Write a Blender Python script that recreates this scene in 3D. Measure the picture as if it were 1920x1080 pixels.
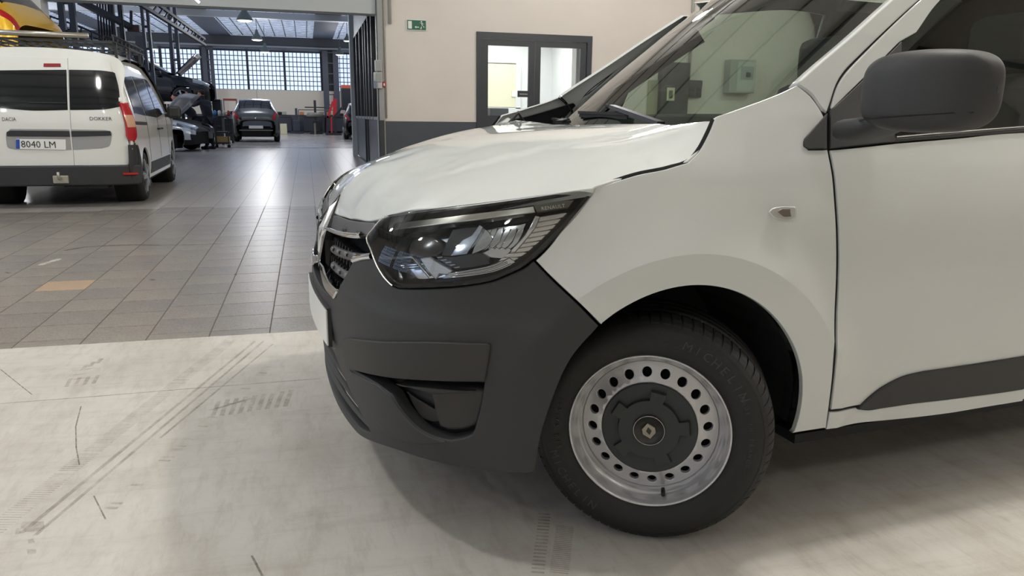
import bpy, bmesh, math, random
import numpy as np
from mathutils import Vector, Matrix, Quaternion
from mathutils.geometry import delaunay_2d_cdt
for o in list(bpy.data.objects): bpy.data.objects.remove(o)
R = math.radians; PI = math.pi; random.seed(4)
scene = bpy.context.scene; COL = scene.collection
# ---------------------------------------------------------------- camera
YAW, PITCH, ROLL, EYE, FPX = 15.25, 12.95, .7, 1.1, 1400.
_y, _p, _r = R(YAW), R(PITCH), R(ROLL)
FWD = Vector((math.sin(_y)*math.cos(_p), math.cos(_y)*math.cos(_p), -math.sin(_p)))
_rt = Vector((math.cos(_y), -math.sin(_y), 0)); _up = _rt.cross(FWD)
RT = _rt*math.cos(_r)+_up*math.sin(_r); UP = -_rt*math.sin(_r)+_up*math.cos(_r)
cam = bpy.data.objects.new('camera', bpy.data.cameras.new('camera')); COL.objects.link(cam)
cam.matrix_world = Matrix.Translation((0, 0, EYE)) @ Matrix((RT, UP, -FWD)).transposed().to_4x4()
cam.data.sensor_width = 36; cam.data.lens = FPX/1920*36; cam.data.clip_start = .05; cam.data.clip_end = 200
scene.camera = cam
def at(px, py, Y):
    """world point seen at photo pixel (px, py) on the plane y = Y"""
    d = FWD+RT*((px-960)/FPX)+UP*((540-py)/FPX); return Vector((0, 0, EYE))+d*(Y/d.y)
# ---------------------------------------------------------------- world, exposure
world = bpy.data.worlds.new('world'); scene.world = world; world.use_nodes = True
world.node_tree.nodes['Background'].inputs[0].default_value = (.55, .62, .75, 1)
world.node_tree.nodes['Background'].inputs[1].default_value = .35
vs = scene.view_settings; vs.view_transform = 'Standard'; vs.look = 'None'; vs.exposure = .08; vs.gamma = 1; vs.use_curve_mapping = False
WARM, NEUT, COOL = (1, .968, .90), (1, 1, .985), (.93, .97, 1)
NEAR_LAMPS = [(-2.7, 2.3, 215, NEUT), (2.8, 2.3, 380, WARM), (7.6, 2.3, 330, WARM), (-2.4, -3.2, 40, COOL), (2.2, -3.2, 48, COOL), (6.8, -3.2, 50, WARM), (-2.4, 8.6, 145, COOL), (4.75, 11.7, 125, NEUT), (9.4, 8.6, 220, NEUT), (-7, 2.5, 130, COOL), (-7, 8.6, 180, COOL), (-7, -3.2, 90, COOL)]
LAMP_Z = 5.1
# ---------------------------------------------------------------- materials
MATS = {}
def srgb(c):
    return tuple((v/255/12.92 if v/255 <= .04045 else ((v/255+.055)/1.055)**2.4) for v in c)
def mat(name, c, rough=.6, metal=0, coat=0, var=0, scale=8, bump=0, bscale=60, emit=0, alpha=None, spec=None, coords='Object'):
    if name in MATS: return MATS[name]
    m = bpy.data.materials.new(name); m.use_nodes = True; nt = m.node_tree; b = nt.nodes['Principled BSDF']
    col = srgb(c)+(1,)
    b.inputs['Base Color'].default_value = col; b.inputs['Roughness'].default_value = rough; b.inputs['Metallic'].default_value = metal
    b.inputs['Coat Weight'].default_value = coat; b.inputs['Coat Roughness'].default_value = .03
    if spec is not None: b.inputs['Specular IOR Level'].default_value = spec
    tc = nt.nodes.new('ShaderNodeTexCoord')
    if var:
        n = nt.nodes.new('ShaderNodeTexNoise'); n.inputs['Scale'].default_value = scale; n.inputs['Detail'].default_value = 5
        nt.links.new(tc.outputs[coords], n.inputs['Vector'])
        r = nt.nodes.new('ShaderNodeMapRange'); r.inputs[1].default_value = .3; r.inputs[2].default_value = .7; r.inputs[3].default_value = 1-var; r.inputs[4].default_value = 1+var
        nt.links.new(n.outputs['Fac'], r.inputs[0])
        h = nt.nodes.new('ShaderNodeHueSaturation'); h.inputs['Color'].default_value = col
        nt.links.new(r.outputs[0], h.inputs['Value']); nt.links.new(h.outputs[0], b.inputs['Base Color'])
    if bump:
        n = nt.nodes.new('ShaderNodeTexNoise'); n.inputs['Scale'].default_value = bscale; n.inputs['Detail'].default_value = 3
        nt.links.new(tc.outputs[coords], n.inputs['Vector'])
        k = nt.nodes.new('ShaderNodeBump'); k.inputs['Strength'].default_value = bump; k.inputs['Distance'].default_value = .002
        nt.links.new(n.outputs['Fac'], k.inputs['Height']); nt.links.new(k.outputs[0], b.inputs['Normal'])
    if emit: b.inputs['Emission Color'].default_value = col; b.inputs['Emission Strength'].default_value = emit
    MATS[name] = m; return m
def glass(name, tint, refl=1.5, rough=.0, dirt=0):
    if name in MATS: return MATS[name]
    m = bpy.data.materials.new(name); m.use_nodes = True; nt = m.node_tree; nt.nodes.clear()
    o = nt.nodes.new('ShaderNodeOutputMaterial'); t = nt.nodes.new('ShaderNodeBsdfTransparent'); t.inputs[0].default_value = srgb(tint)+(1,)
    g = nt.nodes.new('ShaderNodeBsdfGlossy'); g.inputs['Roughness'].default_value = rough; g.inputs[0].default_value = (1, 1, 1, 1)
    f = nt.nodes.new('ShaderNodeFresnel'); f.inputs[0].default_value = refl; x = nt.nodes.new('ShaderNodeMixShader')
    nt.links.new(f.outputs[0], x.inputs[0]); nt.links.new(t.outputs[0], x.inputs[1]); nt.links.new(g.outputs[0], x.inputs[2]); nt.links.new(x.outputs[0], o.inputs[0])
    MATS[name] = m; return m
WHITE = mat('white_paint', (206, 209, 207), .55, 0, 1.0, spec=.25)
WHITE.node_tree.nodes['Principled BSDF'].inputs['Coat IOR'].default_value = 1.62; WHITE.node_tree.nodes['Principled BSDF'].inputs['Coat Roughness'].default_value = .012
BLACKPL = mat('textured_black_plastic', (50, 51, 52), .52, bump=.25, bscale=900, spec=.4)
DARKPL = mat('dark_plastic', (40, 41, 43), .5, bump=.15, bscale=700)
INSPL = mat('bumper_insert_plastic', (52, 51, 49), .55, bump=.25, bscale=900, spec=.4)
GLOSSBK = mat('gloss_black', (14, 15, 17), .12)
VOID = mat('deep_black', (8, 9, 11), .8)
RUBBER = mat('tyre_rubber', (24, 24, 24), .62, bump=.2, bscale=300)
RUBBER2 = mat('tyre_lettering', (52, 52, 50), .5)
CHROME = mat('chrome', (220, 222, 225), .07, 1)
SATIN = mat('satin_chrome', (190, 188, 180), .25, 1)
STEEL = mat('silver_wheel_paint', (196, 196, 198), .3, .55, .3, var=.03, scale=20)
GLASS = glass('windscreen_glass', (205, 224, 212), 1.5)
DGLASS = glass('side_glass', (222, 230, 224), 1.5)
CLEAR = glass('lamp_lens', (240, 242, 242), 1.42)
SEAMS = mat('interior_grey', (52, 54, 54), .8)
# ---------------------------------------------------------------- helpers
def tag(o, label=None, cat=None, group=None, kind=None):
    if label: o['label'] = label
    if cat: o['category'] = cat
    if group: o['group'] = group
    if kind: o['kind'] = kind
    return o
def empty(name, loc=(0, 0, 0), rz=0, label=None, cat=None, group=None, parent=None):
    o = bpy.data.objects.new(name, None); COL.objects.link(o); o.location = loc; o.rotation_euler = (0, 0, rz); o.empty_display_size = .1
    if parent: o.parent = parent
    return tag(o, label, cat, group)
def mesh_obj(name, V, F, m, parent=None, smooth=False, normals=None):
    me = bpy.data.meshes.new(name); me.from_pydata([tuple(map(float, v)) for v in V], [], [tuple(map(int, f)) for f in F]); me.update()
    if m: me.materials.append(m)
    o = bpy.data.objects.new(name, me); COL.objects.link(o)
    if parent: o.parent = parent
    if smooth: me.polygons.foreach_set('use_smooth', [True]*len(me.polygons))
    return o
class MB:
    """collects simple solids, then links them as one mesh object"""
    def __init__(s): s.v = []; s.f = []; s.sm = []
    def add(s, V, F, smooth=False):
        k = len(s.v); s.v += [tuple(v) for v in V]; s.f += [tuple(i+k for i in f) for f in F]; s.sm += [smooth]*len(F); return s
    def box(s, c, d, rz=0, M=None, bev=0):
        x, y, z = d[0]/2, d[1]/2, d[2]/2; M = M or Matrix.Rotation(rz, 3, 'Z'); c = Vector(c)
        if not bev:
            V = [c+M@Vector((i*x, j*y, k*z)) for k in (-1, 1) for j in (-1, 1) for i in (-1, 1)]
            return s.add(V, [(0, 2, 3, 1), (4, 5, 7, 6), (0, 1, 5, 4), (2, 6, 7, 3), (0, 4, 6, 2), (1, 3, 7, 5)])
        bm = bmesh.new(); bmesh.ops.create_cube(bm, size=1); bmesh.ops.scale(bm, vec=d, verts=bm.verts)
        bmesh.ops.bevel(bm, geom=bm.edges[:], offset=min(bev, min(d)*.45), segments=2, affect='EDGES', profile=.5)
        V = [c+M@v.co for v in bm.verts]; F = [[v.index for v in f.verts] for f in bm.faces]; bm.free(); return s.add(V, F, False)
    def span(s, a, b, bev=0):
        a, b = Vector(a), Vector(b); return s.box((a+b)/2, [abs(b[i]-a[i]) for i in range(3)], bev=bev)
    def tube(s, P, r, n=8, close=True, r2=None):
        P = [Vector(p) for p in P]; V = []; F = []; up = None
        for i, p in enumerate(P):
            t = (P[min(i+1, len(P)-1)]-P[max(i-1, 0)]).normalized()
            a = t.cross(Vector((0, 0, 1)) if abs(t.z) < .95 else Vector((1, 0, 0))).normalized() if up is None else (up-t*up.dot(t)).normalized()
            up = a; b = t.cross(a); rr = r if r2 is None else r+(r2-r)*i/(len(P)-1)
            V += [p+(a*math.cos(2*PI*k/n)+b*math.sin(2*PI*k/n))*rr for k in range(n)]
        for i in range(len(P)-1):
            F += [(i*n+k, i*n+(k+1) % n, (i+1)*n+(k+1) % n, (i+1)*n+k) for k in range(n)]
        if close: F += [tuple(range(n-1, -1, -1)), tuple((len(P)-1)*n+k for k in range(n))]
        return s.add(V, F, True)
    def bar(s, a, b, w, h=None):
        a, b = Vector(a), Vector(b); h = h or w; t = (b-a).normalized(); u = t.cross(Vector((0, 0, 1)) if abs(t.z) < .95 else Vector((0, 1, 0))).normalized(); v = u.cross(t)
        V = [p+u*(i*w/2)+v*(j*h/2) for p in (a, b) for i, j in ((-1, -1), (1, -1), (1, 1), (-1, 1))]
        return s.add(V, [(3, 2, 1, 0), (4, 5, 6, 7), (0, 1, 5, 4), (1, 2, 6, 5), (2, 3, 7, 6), (3, 0, 4, 7)])
    def lathe(s, prof, n=32, M=None, c=(0, 0, 0), capped=False):
        """profile [(radius, axial)] turned about the local Y axis"""
        M = M or Matrix.Identity(3); c = Vector(c); V = []; F = []; m = len(prof)
        for k in range(n):
            a = 2*PI*k/n
            V += [c+M@Vector((r*math.cos(a), y, r*math.sin(a))) for r, y in prof]
        for k in range(n):
            j = (k+1) % n
            F += [(k*m+i, k*m+i+1, j*m+i+1, j*m+i) for i in range(m-1)]
        return s.add(V, F, True)
    def poly(s, pts, ext):
        P = [Vector(p) for p in pts]; e = Vector(ext); n = len(P)
        return s.add(P+[p+e for p in P], [tuple(range(n)), tuple(range(2*n-1, n-1, -1))]+[(i, i+n, (i+1) % n+n, (i+1) % n) for i in range(n)])
    def build(s, name, m, parent=None):
        o = mesh_obj(name, s.v, s.f, m, parent); o.data.polygons.foreach_set('use_smooth', s.sm); return o
def struct(name, mb, m): return tag(mb.build(name, m), kind='structure')
def catmull(P, step):
    """resample an open run of points with a Catmull-Rom curve"""
    P = np.array(P, float)
    if len(P) == 2:
        n = max(1, int(math.ceil(np.linalg.norm(P[1]-P[0])/step))); return [P[0]+(P[1]-P[0])*i/n for i in range(n)]
    Q = np.vstack([2*P[0]-P[1], P, 2*P[-1]-P[-2]]); out = []
    for i in range(1, len(Q)-2):
        n = max(1, int(math.ceil(np.linalg.norm(Q[i+1]-Q[i])/step)))
        for k in range(n):
            t = k/n; a, b, c, d = Q[i-1:i+3]
            out.append(.5*((2*b)+(-a+c)*t+(2*a-5*b+4*c-d)*t*t+(-a+3*b-3*c+d)*t**3))
    return out
def outline(arcs, step):
    out = []
    for i, a in enumerate(arcs):
        b = list(a); nx = arcs[(i+1) % len(arcs)][0]
        if tuple(b[-1]) != tuple(nx): out += catmull(b, step); out += catmull([b[-1], nx], step)
        else: out += catmull(b, step)
    return np.array(out)
def inpoly(p, poly):
    x, y = p[:, 0], p[:, 1]; r = np.zeros(len(p), bool); q = np.roll(poly, 1, 0)
    for (x1, y1), (x2, y2) in zip(poly, q):
        if y1 == y2: continue
        c = ((y1 > y) != (y2 > y)) & (x < (x2-x1)*(y-y1)/(y2-y1)+x1); r ^= c
    return r
def inset(P, d):
    if d == 0: return P
    A = (P*np.roll(P, -1, 0)[:, ::-1]*[1, -1]).sum(); t = np.roll(P, -1, 0)-np.roll(P, 1, 0); t /= np.linalg.norm(t, axis=1)[:, None]+1e-9
    n = np.c_[-t[:, 1], t[:, 0]]*(1 if A > 0 else -1); return P+n*d
def snormal(surf, p, e=1e-3):
    a, b = p[:, 0], p[:, 1]
    du = surf(a+e, b)-surf(a-e, b); dv = surf(a, b+e)-surf(a, b-e); n = np.cross(du, dv); return n/(np.linalg.norm(n, axis=1)[:, None]+1e-12)
def panel(name, arcs, surf, m, parent=None, d=0, thick=.012, holes=(), res=.03, gap=.0036, flip=False, mirror=None, curved=True, rim=.0022, raw=False, dfun=None, lines=()):
    """a sheet cut to an outline on a curved surface: outline in surface coordinates, real thickness, rolled edge"""
    step = min(.02, res)
    P = np.array(arcs, float) if raw else outline(arcs, step)
    P = inset(P, gap); H = [inset(outline(h, step), -gap) for h in holes]
    allp = [P]+H; lo, hi = P.min(0), P.max(0)
    gx = np.arange(lo[0]+res/2, hi[0], res); gy = np.arange(lo[1]+res/2, hi[1], res)
    G = np.array([(x, y) for x in gx for y in gy]) if len(gx) and len(gy) else np.zeros((0, 2))
    if len(G):
        G = G[inpoly(G, P)]
        for h in H: G = G[~inpoly(G, h)]
        for q in allp:
            if len(G): G = G[(((G[:, None]-q[None])**2).sum(-1).min(1)) > (res*.45)**2]
    extra = []
    for ln in lines:
        q = np.array(ln, float); q = q[inpoly(q, P)]
        for h in H:
            if len(q): q = q[~inpoly(q, h)]
        if len(q):
            q = q[(((q[:, None]-P[None])**2).sum(-1).min(1)) > (res*.3)**2]; extra.append(q)
            if len(G): G = G[(((G[:, None]-q[None])**2).sum(-1).min(1)) > (res*.4)**2]
    V = np.vstack(allp+[G]+extra); E = []; k = 0; loops = []
    for q in allp:
        n = len(q); E += [(k+i, k+(i+1) % n) for i in range(n)]; loops.append(list(range(k, k+n))); k += n
    k = len(V)-sum(len(q) for q in extra)
    for q in extra:
        E += [(k+i, k+i+1) for i in range(len(q)-1) if np.hypot(*(q[i+1]-q[i])) < .05]; k += len(q)
    r = delaunay_2d_cdt([Vector(v) for v in V], E, [], 0, 1e-7)
    v2 = np.array([tuple(v) for v in r[0]]); F = np.array([f for f in r[2] if len(f) == 3]); orig = r[3]
    c = v2[F].mean(1); keep = inpoly(c, P)
    for h in H: keep &= ~inpoly(c, h)
    F = F[keep]
    idx = {}
    for i, o_ in enumerate(orig):
        for q in o_: idx[q] = i
    N = snormal(surf, v2)*(-1 if flip else 1); S = surf(v2[:, 0], v2[:, 1])
    dd = d if dfun is None else (d+dfun(v2[:, 0], v2[:, 1]))[:, None]
    X = S+N*dd; X0 = X.copy()
    tri = X[F]; tn = np.cross(tri[:, 1]-tri[:, 0], tri[:, 2]-tri[:, 0]); w = (tn*N[F[:, 0]]).sum(1) < 0; F[w] = F[w][:, ::-1]
    verts = [X]; norms = [N]; faces = [tuple(f) for f in F]; base = len(X)
    for lp in loops:
        ids = [idx[i] for i in lp if i in idx]; ids = [a for i, a in enumerate(ids) if a != ids[i-1]]; n = len(ids)
        Q = X[ids]; T = np.roll(Q, -1, 0)-np.roll(Q, 1, 0); T /= np.linalg.norm(T, axis=1)[:, None]+1e-9; O = np.cross(T, N[ids])
        cen = v2[ids].mean(0)
        # outward = away from the panel material
        A = (v2[ids]*np.roll(v2[ids], -1, 0)[:, ::-1]*[1, -1]).sum(); du = snormal(surf, v2[ids])
        sgn = 1 if ((A > 0) == (lp is loops[0])) else -1
        if flip: sgn = -sgn
        O = O*sgn
        rings = [(X[ids], N[ids])] if False else []
        rings = [(Q, N[ids]), (Q+O*rim*.7-N[ids]*rim*.3, (N[ids]+O)/1.414), (Q+O*rim-N[ids]*rim, O), (Q+O*rim-N[ids]*thick, O)]
        prev = ids
        for a, b in rings[1:]:
            cur = list(range(base, base+n)); verts.append(a); norms.append(b); base += n
            for i in range(n):
                j = (i+1) % n; f = (prev[i], cur[i], cur[j], prev[j])
                faces.append(f if sgn > 0 else f[::-1])
            prev = cur
    V3 = np.vstack(verts); N3 = np.vstack(norms)
    if mirror is not None:
        V3[:, 1] = mirror-V3[:, 1]; N3[:, 1] *= -1; faces = [f[::-1] for f in faces]
    o = mesh_obj(name, V3, faces, m, parent, True)
    if curved: o.data.normals_split_custom_set_from_vertices([tuple(n) for n in N3])
    return o
def ribbon(name, line, surf, m, parent, w=.008, h=.004, d=0, flip=False, n=6, mirror=None):
    """a half-round bead along a line drawn on a surface"""
    L = np.array(line, float); P = surf(L[:, 0], L[:, 1])+snormal(surf, L)*(d*(-1 if flip else 1)); N = snormal(surf, L)*(-1 if flip else 1)
    T = np.gradient(P, axis=0); T /= np.linalg.norm(T, axis=1)[:, None]; O = np.cross(T, N); V = []; F = []
    for i in range(len(P)):
        for k in range(n+1):
            a = PI*k/n; V.append(P[i]+O[i]*math.cos(a)*w/2+N[i]*math.sin(a)*h)
    for i in range(len(P)-1):
        for k in range(n): a = i*(n+1)+k; F.append((a, a+1, a+n+2, a+n+1))
    V = np.array(V)
    if mirror is not None: V[:, 1] = mirror-V[:, 1]; F = [f[::-1] for f in F]
    return mesh_obj(name, V, F, m, parent, True)
def text_mesh(s, size, ext=.0, spacing=1.0):
    c = bpy.data.curves.new('t', 'FONT'); c.body = s; c.size = size; c.extrude = ext; c.align_x = 'CENTER'; c.align_y = 'CENTER'; c.space_character = spacing; c.resolution_u = 2
    o = bpy.data.objects.new('t', c); COL.objects.link(o); dg = bpy.context.evaluated_depsgraph_get(); dg.update()
    me = o.evaluated_get(dg).to_mesh(); V = [v.co.copy() for v in me.vertices]; F = [tuple(p.vertices) for p in me.polygons]
    o.evaluated_get(dg).to_mesh_clear(); bpy.data.objects.remove(o); bpy.data.curves.remove(c); return V, F
def text_obj(name, s, size, M, m, parent=None, ext=.002, sx=1, spacing=1.0):
    V, F = text_mesh(s, size, ext, spacing); return mesh_obj(name, [M@Vector((v.x*sx, v.y, v.z)) for v in V], F, m, parent)
def dup(root, loc=None, rz=None, label=None, group=None):
    r = root.copy(); COL.objects.link(r)
    if loc is not None: r.location = loc
    if rz is not None: r.rotation_euler = (0, 0, rz)
    if label: r['label'] = label
    if group: r['group'] = group
    for ch in list(root.children):
        c = ch.copy(); COL.objects.link(c); c.parent = r
        for g in ch.children:
            q = g.copy(); COL.objects.link(q); q.parent = c
    return r
# ---- smooth curves and surfaces of the near van (x = rearward, y = inward, z = up, metres) ----
def nspline(xs, ys):
    """natural cubic spline through (xs, ys) -> vectorised function, linear outside"""
    xs = np.asarray(xs, float); ys = np.asarray(ys, float); n = len(xs)
    h = np.diff(xs); A = np.eye(n); b = np.zeros(n)
    for i in range(1, n-1):
        A[i, i-1] = h[i-1]; A[i, i] = 2*(h[i-1]+h[i]); A[i, i+1] = h[i]
        b[i] = 6*((ys[i+1]-ys[i])/h[i] - (ys[i]-ys[i-1])/h[i-1])
    M = np.linalg.solve(A, b)
    m0 = (ys[1]-ys[0])/h[0] - h[0]*M[1]/6; m1 = (ys[-1]-ys[-2])/h[-1] + h[-1]*M[-2]/6
    def f(x):
        x = np.asarray(x, float); i = np.clip(np.searchsorted(xs, x)-1, 0, n-2)
        d = x-xs[i]; e = xs[i+1]-x; hh = h[i]
        v = (M[i]*e**3 + M[i+1]*d**3)/(6*hh) + (ys[i]/hh-M[i]*hh/6)*e + (ys[i+1]/hh-M[i+1]*hh/6)*d
        v = np.where(x < xs[0], ys[0]+m0*(x-xs[0]), v)
        return np.where(x > xs[-1], ys[-1]+m1*(x-xs[-1]), v)
    return f
class TPS:
    """thin plate spline height field h(a, b) through scattered points"""
    def __init__(self, pts, lam=1e-5):
        P = np.array(pts, float); self.c = P[:, :2]; n = len(P)
        K = self.U(self.c, self.c) + lam*np.eye(n); Q = np.c_[np.ones(n), self.c]
        A = np.block([[K, Q], [Q.T, np.zeros((3, 3))]])
        s = np.linalg.solve(A, np.r_[P[:, 2], 0, 0, 0]); self.w = s[:n]; self.a = s[n:]
    @staticmethod
    def U(p, q):
        r2 = ((p[:, None, :]-q[None, :, :])**2).sum(-1)
        return 0.5*r2*np.log(r2+1e-12)
    def __call__(self, a, b):
        a = np.asarray(a, float); b = np.asarray(b, float); sh = np.broadcast(a, b).shape
        p = np.c_[np.broadcast_to(a, sh).ravel(), np.broadcast_to(b, sh).ravel()]
        return (self.U(p, self.c)@self.w + self.a[0] + p@self.a[1:]).reshape(sh)
WC = 0.885                                   # half width: the van's middle plane is y = WC
S0 = 0.02                                    # where the side starts to curve round to the nose
_f = np.array([(-3., 0), (-1.5, 0), (-.5, 0), (-.2, .000), (0, .0), (.20, .006), (.40, .028), (.58, .072), (.73, .142), (.85, .25), (.925, .40), (.97, .60), (.993, .80), (1, 1), (.993, 1.2), (.97, 1.4), (.925, 1.6)])
def _param():
    d = np.hypot(np.diff(_f[:, 0]*.74), np.diff(_f[:, 1]*WC)); t = np.r_[0, np.cumsum(d)]
    return t - t[4]
_t = _param(); FS = nspline(_t, _f[:, 0]); FW = nspline(_t, _f[:, 1]); TN = _t[13]
NOSE = nspline([.12, .18, .24, .30, .38, .46, .55, .63, .70, .76, .81, .86, .92, 1.0], [-.623, -.673, -.693, -.699, -.704, -.713, -.723, -.717, -.712, -.70, -.678, -.64, -.58, -.48])
SIDE = nspline([.12, .2, .26, .32, .40, .5, .6, .7, .78, .86, .93, .98, 1.03, 1.08, 1.13, 1.2, 1.4, 1.6, 1.72], [.09, .045, .028, .018, .008, 0, 0, .002, .008, .018, .034, .048, .066, .084, .102, .124, .182, .245, .30])
AX, AZ, AR = .041, .341, .374                # centre and radius of the front wheel arch
def bodyA(t, z, flare=True):
    """t = distance round the plan outline (0 where the nose curve starts, forward positive, rearward negative)"""
    t = np.asarray(t, float); z = np.asarray(z, float); n = NOSE(np.clip(z, .1, 1.0)); w0 = SIDE(z)
    tm = np.where(t > TN, 2*TN-t, t); kb = np.clip((.668-z)/.05, 0, 1); kb = kb*kb*(3-2*kb)*np.clip((tm-.10)/.25, 0, 1); n = n-.010*kb; w0 = w0-.007*kb; fs = FS(np.maximum(tm, 0)); fw = FW(np.maximum(tm, 0)); fw = np.where(t > TN, 2-fw, fw)
    s = np.where(t < 0, S0-t, S0-fs*(S0-n)); w = w0+fw*(WC-w0)
    if flare:
        r = np.hypot(s-.05, z-.28); k = np.clip((.64-r)/.13, 0, 1)**2; m = np.clip((s+.52)/.2, 0, 1); m = m*m*(3-2*m)
        w = w - .020*k*m*(fw < .5)
    return np.stack(np.broadcast_arrays(s, w, z), -1)
_hp = [(-.672, .885, .80), (-.655, .885, .85), (-.63, .885, .885), (-.60, .885, .912), (-.48, .885, .962), (-.26, .885, 1.028), (0, .885, 1.062), (.09, .885, 1.072), (.3, .885, 1.09),
       (-.648, .63, .822), (-.625, .63, .865), (-.58, .63, .905), (-.45, .63, .958), (-.25, .63, 1.026), (0, .63, 1.064), (.12, .63, 1.077),
       (-.615, .47, .835), (-.595, .47, .868), (-.54, .47, .905), (-.42, .47, .955), (-.22, .47, 1.02), (0, .47, 1.062), (.13, .47, 1.08),
       (-.575, .33, .862), (-.50, .33, .908), (-.38, .33, .955), (-.2, .33, 1.01), (0, .33, 1.052), (.15, .33, 1.085),
       (-.49, .2, .885), (-.40, .2, .922), (-.25, .2, .972), (-.08, .2, 1.022), (.08, .2, 1.06), (.17, .2, 1.095),
       (-.36, .1, .91), (-.22, .1, .955), (-.05, .1, .995), (.08, .1, 1.04), (.17, .1, 1.095),
       (-.2, .045, .945), (-.07, .045, .972), (.06, .052, 1.0), (.16, .092, 1.07)]
_H = TPS(_hp+[(a, 2*WC-b, c) for a, b, c in _hp if b < WC], 8e-4)
def hoodH(s, w):
    s = np.asarray(s, float); w = np.asarray(w, float); m = np.minimum(w, 2*WC-w); wc = np.interp(s, [-.5, -.2, .2], [.47, .37, .30])
    k = np.clip((wc+.012-m)/.035, 0, 1); k = k*k*(3-2*k)*np.clip((s+.5)/.15, 0, 1)
    return np.stack(np.broadcast_arrays(s, w, _H(s, w)-.006*k+.003*np.clip((s+.5)/.15, 0, 1)), -1)
_gp = nspline([.0, .18, .30, .50, .65, .80, 1.2, 1.5], [.79, .925, 1.02, 1.18, 1.295, 1.405, 1.665, 1.80])
_gb = nspline([.10, .2, .35, .6, .885, 1.17, 1.42, 1.57, 1.67], [-.035, 0, .055, .115, .14, .115, .055, 0, -.035])
def glassG(s, w):
    s = np.asarray(s, float); w = np.asarray(w, float); return np.stack(np.broadcast_arrays(s, w, _gp(s+_gb(w))), -1)

# ================================================================ near van
INVT_T = np.linspace(0, TN, 400)
def INVT(s, z):
    return float(np.interp(-s, -bodyA(INVT_T, np.full(400, z), False)[:, 0], INVT_T))
FAC = [[(0.5079, 0.8619), (0.4959, 0.8646), (0.4871, 0.8323), (0.4954, 0.8156), (0.505, 0.8199)], [(0.4887, 0.8614), (0.4767, 0.864), (0.4699, 0.8317), (0.4798, 0.815), (0.4892, 0.8193)], [(0.4696, 0.8607), (0.4576, 0.8634), (0.4528, 0.8309), (0.4642, 0.8142), (0.4735, 0.8187)], [(0.4506, 0.86), (0.4386, 0.8626), (0.4358, 0.8301), (0.4487, 0.8135), (0.4579, 0.8179)], [(0.4317, 0.8593), (0.4196, 0.8618), (0.4188, 0.8292), (0.4332, 0.8126), (0.4424, 0.8171)]]
RIBS = [[(0.6113, 0.7837), (0.5967, 0.7867), (0.5945, 0.7845), (0.6077, 0.7816)], [(0.5976, 0.7788), (0.5832, 0.7817), (0.5811, 0.7795), (0.5942, 0.7767)], [(0.5843, 0.7738), (0.5701, 0.7767), (0.5682, 0.7744), (0.581, 0.7717)], [(0.5715, 0.7688), (0.5574, 0.7715), (0.5556, 0.7692), (0.5683, 0.7666)], [(0.5589, 0.7636), (0.5451, 0.7663), (0.5433, 0.764), (0.5558, 0.7614)]]
FLR = [[(0.5664, 0.7474), (0.5141, 0.759), (0.4661, 0.7704), (0.4323, 0.7867)], [(0.5735, 0.742), (0.5254, 0.7512), (0.465, 0.7645), (0.4216, 0.7833)], [(0.5783, 0.7379), (0.5245, 0.7452), (0.4579, 0.7587), (0.412, 0.7787)]]
RR = [[(0.3876, 0.883), (0.3163, 0.8926), (0.3242, 0.8831), (0.3915, 0.8735)], [(0.3935, 0.8691), (0.3278, 0.8786), (0.3329, 0.8699), (0.3969, 0.8603)], [(0.3985, 0.8563), (0.3354, 0.8659), (0.3414, 0.8571), (0.402, 0.8475)], [(0.4037, 0.8434), (0.3442, 0.8531), (0.351, 0.8443), (0.4075, 0.8355)], [(0.4094, 0.8317), (0.3542, 0.8402), (0.361, 0.8315), (0.4134, 0.8237)], [(0.4154, 0.8199), (0.3641, 0.8274), (0.3721, 0.8194), (0.4198, 0.8127)], [(0.422, 0.8093), (0.3759, 0.8156), (0.3843, 0.8059), (0.4285, 0.802)], [(0.4315, 0.7985), (0.3884, 0.8014), (0.3992, 0.7933), (0.4392, 0.792)], [(0.4428, 0.7888), (0.4043, 0.7894), (0.4179, 0.782), (0.4516, 0.7829)]]
CG = [[(0.7328, 0.7628), (0.6533, 0.7736)], [(0.7305, 0.7568), (0.6514, 0.7677)], [(0.7284, 0.7507), (0.6497, 0.7617)], [(0.7266, 0.7447), (0.6481, 0.7558)]]
VAN_AT = Vector((.815, 1.56, 0)); VAN_RZ = R(5)
def side_pt(s, z): return bodyA(S0-s, z)
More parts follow.
